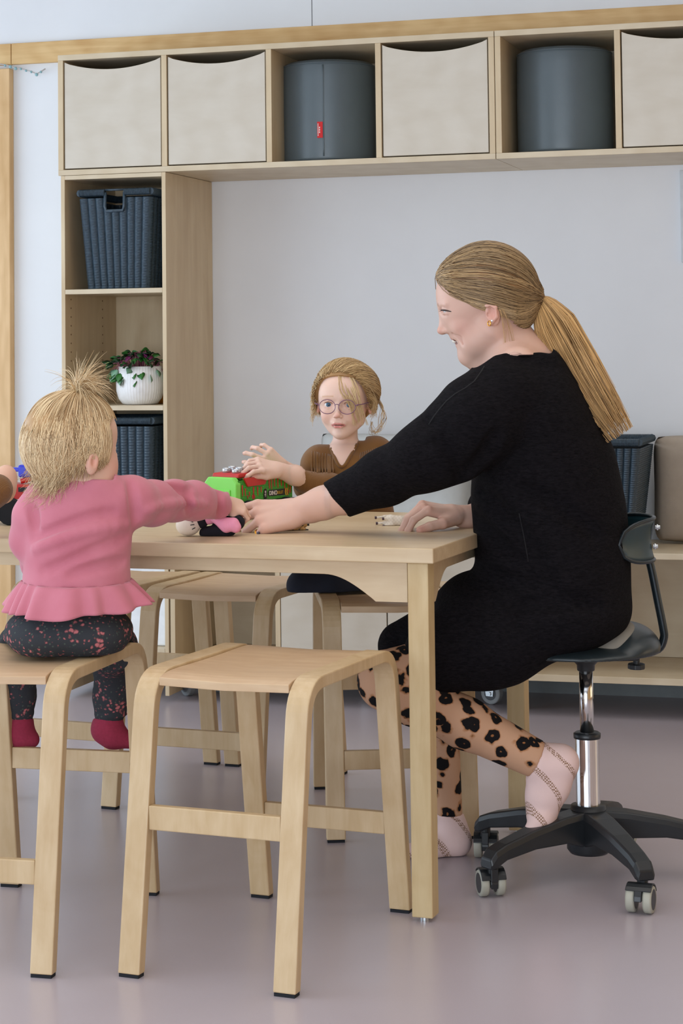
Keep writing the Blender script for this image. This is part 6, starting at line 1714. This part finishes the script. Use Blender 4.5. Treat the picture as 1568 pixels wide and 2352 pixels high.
# animal figures
def figure(name, label, D0, body, spots_fn, z_shift=0):
    def AP(px, py, dd=0): return atd(px, py, D0+dd)
    s_ = SDF(); pts = []
    for a in body(AP):
        if a[0] == 'c': s_.cap(a[1], a[2], a[3], a[4], k=.004); pts += [a[1], a[2]]
        else: s_.ell(a[1], a[2], k=.004); pts.append(a[1])
    s_.clip(lambda P: ZT_+.0001-P[:, 2])
    lo, hi = bounds(pts, .03); root = empty(name, tuple(np.mean(pts, 0)*[1, 1, 0]+[0, 0, ZT_])); tag(root, label, 'toy animal', 'toy animal figures')
    sdf_obj('body', s_, [(lo, hi, .0018)], attr_mat('painted_rubber', .55, .3, 900), root, spots_fn); return root, AP
def shw(AP):
    return [('c', AP(900, 1196), AP(920, 1198), .0130, .0125), ('c', AP(920, 1198), AP(940, 1194, .02), .012, .011),
            ('c', AP(896, 1189, .01), AP(884, 1187, .005), .0075, .0036), ('c', AP(884, 1187, .005), AP(866, 1189, .0), .0034, .0026),
            ('c', AP(898, 1192, -.004), AP(882, 1191.5, -.008), .0072, .0030), ('c', AP(898, 1202, .0), AP(885, 1201, -.004), .0078, .0036), ('c', AP(885, 1201, -.004), AP(868, 1202, -.004), .0034, .0026),
            ('c', AP(900, 1205, -.008), AP(884, 1208.5, -.010), .0070, .0030), ('c', AP(938, 1194, .03), AP(950, 1186, .05), .0095, .0070)]
f1, AP = figure('toy_sheep', 'white toy animal lying on its side, dark hooves pointing left, beside the hand', 4.40, shw, lambda V: np.tile(lin(228, 214, 196), (len(V), 1))*(.9+.1*np.sin(V[:, :1]*900)*np.sin(V[:, 2:]*800)))
for p in ((862.5, 1189, .0), (879.5, 1191.5, -.009), (865, 1202, -.004), (880.5, 1208.5, -.011)):
    q = AP(*p); MB().cyl(q-_R*.0022, q+_R*.0024, .0034, .0030, n=12).build('hoof', plain('hoof_dark', srgb(70, 50, 60), .25), f1, smooth=False, world=True, bevel=.0006)
def brw(AP):
    return [('c', AP(660, 1212), AP(685, 1208), .0130, .0120), ('c', AP(640, 1214, .01), AP(660, 1212), .012, .013), ('c', AP(688, 1204, .0), AP(700, 1206, .0), .0065, .0045), ('c', AP(700, 1206), AP(704, 1205), .0032, .0028),
            ('c', AP(688, 1214, -.006), AP(700, 1217, -.006), .0070, .0040), ('c', AP(672, 1216, -.01), AP(660, 1222, -.012), .0060, .0050)]
def sp(V):
    c = np.tile(lin(196, 152, 92), (len(V), 1)); px, py = pix(V)
    n = np.sin(px*.42+2)*np.sin(py*.55+px*.1)+.5*np.sin(px*.9+py*.8)
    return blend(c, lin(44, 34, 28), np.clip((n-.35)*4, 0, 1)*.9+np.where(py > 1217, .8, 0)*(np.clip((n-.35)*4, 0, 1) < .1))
f2, AP = figure('toy_hyena', 'small brown spotted toy animal lying under the woman\'s wrist', 4.31, brw, sp)
for p in ((706, 1205, 0), (704, 1218, -.007)):
    q = AP(*p); MB().cyl(q-_R*.0035, q+_R*.0038, .0030, .0026, n=12).build('hoof', BLK, f2, world=True, bevel=.0005)
# ================================================================ SWIVEL CHAIR
cx_, cy_ = -.700, 4.215
chair = empty('swivel_chair', (cx_, cy_, 0)); tag(chair, 'black swivel chair with chrome lift and five castors under the woman', 'chair')
MB().lathe([(.040, .052), (.046, .06), (.046, .10), (.040, .118), (.036, .150)], n=28).build('hub', BLACKP, chair, smooth=True)
base = [-57, -129, 159, 15, 87]
for a in base:
    A = math.radians(a); ca, sa = math.cos(A), math.sin(A)
    m = MB(); rs = []
    for (r, zt, zb_, w_) in ((.03, .142, .07, .030), (.08, .138, .085, .028), (.16, .124, .085, .024), (.235, .106, .074, .021), (.262, .096, .062, .021), (.276, .080, .060, .019)):
        rs.append([(r*ca-sa*w_*.8, r*sa+ca*w_*.8, zt), (r*ca+sa*w_*.8, r*sa-ca*w_*.8, zt), (r*ca+sa*w_, r*sa-ca*w_, zt-.012), (r*ca+sa*w_*.9, r*sa-ca*w_*.9, zb_), (r*ca-sa*w_*.9, r*sa+ca*w_*.9, zb_), (r*ca-sa*w_, r*sa+ca*w_, zt-.012)])
    m.rings(rs); m.build('base_arm', BLACKP, chair, bevel=.003)
    x, y = .258*ca, .258*sa
    sw = A+(.9 if a in (-57, 15) else -.4 if a == -129 else .5)
    c = empty('castor', (x, y, 0), sw); c.parent = chair
    MB().cyl((0, 0, .05), (0, 0, .072), .011, n=16).build('stem', BLACKP, c)
    r = .027
    for s in (-1, 1):
        wx = s*.017
        MB().lathe([(r*.55, -.0085), (r*.93, -.0085), (r, -.005), (r, .005), (r*.93, .0085), (r*.55, .0085)], (wx, -.018, r), 28, 'x').build('wheel_tread', WHEELG, c, smooth=True)
        MB().lathe([(.001, -.0088), (r*.74, -.0088), (r*.76, 0), (r*.74, .0088), (.001, .0088)], (wx, -.018, r), 24, 'x').build('wheel_cap', BLACKP, c)
    m = MB(); rs = []
    for i in range(11):
        t = math.radians(-15+i*19.5); rr = r*1.10
        py_, pz_ = -.018+rr*math.cos(t), r+rr*math.sin(t)
        rs.append([(-.0075, py_, pz_), (.0075, py_, pz_), (.0075, -.018+(rr-.010)*math.cos(t), r+(rr-.010)*math.sin(t)), (-.0075, -.018+(rr-.010)*math.cos(t), r+(rr-.010)*math.sin(t))])
    m.rings(rs); m.box(-.0075, .0075, -.012, .013, .034, .060)
    rs = []
    for i in range(8):
        t = math.radians(20+i*17); rr = r*1.13
        rs.append([(-.026, -.018+rr*math.cos(t), r+rr*math.sin(t)), (.026, -.018+rr*math.cos(t), r+rr*math.sin(t)), (.026, -.018+(rr-.003)*math.cos(t), r+(rr-.003)*math.sin(t)), (-.026, -.018+(rr-.003)*math.cos(t), r+(rr-.003)*math.sin(t))])
    m.rings(rs); m.build('housing', BLACKP, c, bevel=.0015)
zmid = .292; 
MB().lathe([(.0255, .12), (.0255, zmid)], n=36).build('outer_column', CHROME, chair, smooth=False, bevel=.001)
MB().lathe([(.0280, zmid-.004), (.0285, zmid), (.0285, zmid+.006), (.024, zmid+.009)], n=32).build('collar', BLACKP, chair, smooth=True)
MB().lathe([(.0145, zmid), (.0145, .440)], n=32).build('gas_lift', CHROME, chair, smooth=True)
MB().lathe([(.0175, .428), (.0185, .430), (.019, .440), (.040, .462), (.045, .467)], n=28).build('seat_socket', BLACKP, chair, smooth=True)
CD = 4.235
def CP(px, py, dd=0): return atd(px, py, CD+dd)
# seat shell: low disc rising to a rim at the back, pale pad inside
SE = SDF()
SE.ell(CP(1330, 1482), (.165, .026, .175), k=.02)
SE.ell(CP(1440, 1472), (.062, .036, .130), k=.02)
SE.ell(CP(1465, 1478), (.034, .030, .105), k=.015)
SE.clip(lambda P: .467-P[:, 2])
lo, hi = bounds([CP(x, y, d) for x in (1120, 1515) for y in (1415, 1520) for d in (-.2, .2)], .01)
sdf_obj('seat_shell', SE, [(lo, hi, .0045)], plain('black_seat_plastic', srgb(34, 42, 45), .34, var=.05), chair)
PD = SDF(); PD.ell(CP(1392, 1462), (.066, .034, .115), ax=axes_rot(-14)); PD.ell(CP(1330, 1475), (.13, .024, .14), k=.02)
lo, hi = bounds([CP(x, y, d) for x in (1180, 1490) for y in (1410, 1510) for d in (-.16, .16)], .01)
sdf_obj('seat_pad', PD, [(lo, hi, .0045)], plain('taupe_seat_pad', srgb(132, 126, 116), .8), chair)
MB().hexa([(-.055, -.06, .456), (.10, -.06, .456), (.10, .06, .456), (-.055, .06, .456)], [(-.06, -.07, .468), (.11, -.07, .468), (.11, .07, .468), (-.06, .07, .468)]).xf(Matrix.Rotation(YAW, 4, 'Z')).build('mounting_plate', BLACKP, chair)
bar = bez([CP(1425, 1500), CP(1480, 1498), CP(1512, 1490), CP(1524, 1465), CP(1522, 1440), CP(1510, 1380), CP(1496, 1310), CP(1486, 1272)], 30)
m = MB(); rs = []
for i, p in enumerate(bar):
    t = nrm(bar[min(i+1, 29)]-bar[max(i-1, 0)]); nn = nrm(np.cross(t, _F)); a, b = .0088, .0125
    rs.append([p+nn*a*math.cos(q)+_F*b*math.sin(q) for q in np.linspace(0, 2*math.pi, 13)[:-1]])
m.rings(rs).build('back_bar', BLACKM, chair, smooth=True, world=True)
m = MB().hexa([tuple(CP(x, y, d)) for x, y, d in ((1481, 1276, -.016), (1488, 1276, -.016), (1488, 1276, .016), (1481, 1276, .016))],
              [tuple(CP(x, y, d)) for x, y, d in ((1498, 1192, -.016), (1504, 1192, -.016), (1504, 1192, .016), (1498, 1192, .016))])
m.build('back_plate', plain('dark_steel', srgb(70, 72, 72), .35, metal=.8), chair, world=True)
for (x, y) in ((1504, 1211), (1499, 1255)):
    p = CP(x, y, -.008)
    b_ = MB().cyl(p, p+_R*.010, .0042, n=10).cyl(p+_R*.003, p+_R*.006, .0068, n=6).build('bolt', STEEL, chair, world=True)
# curved lumbar rest: wraps round the back, open towards the picture's left
m = MB(); N = 22; rs_o = []
cbk = CP(1497, 1236, .0)
vs = []; 
for side in (0, 1):
    for j in range(9):
        v = -1+2*j/8
        for i in range(N+1):
            u = -1+2*i/N
            hh = .044*(1-abs(u)**4.5)**.5 if abs(u) < 1 else 0
            depth = u*.105; fwd = -.090*abs(u)**1.8
            p = cbk+_F*depth+_R*(fwd-.006+(.004 if side else 0)+.008*v*v)+_UP*(hh*v)
            vs.append(p)
fs = []; K = 9*(N+1)
for s_ in (0, 1):
    for j in range(8):
        for i in range(N):
            a = s_*K+j*(N+1)+i; fs.append((a, a+1, a+N+2, a+N+1))
for i in range(N):
    for j in (0, 8):
        a = j*(N+1)+i; fs.append((a, a+1, a+1+K, a+K))
m.add(vs, fs); lb = m.build('backrest', plain('petrol_black_plastic', srgb(26, 52, 58), .35, var=.08), chair, smooth=True, world=True)
edge = [vs[j] for j in range(0, N+1)]+[vs[8*(N+1)+i] for i in range(N, -1, -1)]
edge = [p+_R*.002 for i, p in enumerate(edge) if i not in (N+1,)]
MB().tube(edge, .0042, 8, closed=True).build('backrest_rim', BLACKM, lb, smooth=True, world=True)
for (x0, x1, y0, y1, dd) in ((1460, 1460, 1505, 1524, .03),):
    p = CP(1461, 1505, -.02)
    k_ = MB().cyl(p, p-_UP*.020, .0070, n=12).cyl(p-_UP*.018, p-_UP*.028, .0185, n=10).build('adjust_knob', BLACKP, chair, world=True, bevel=.001)
p = CP(1387, 1500, -.02); MB().cyl(p, p-_UP*.014, .0065, n=10).build('release_pin', BLACKP, chair, world=True)
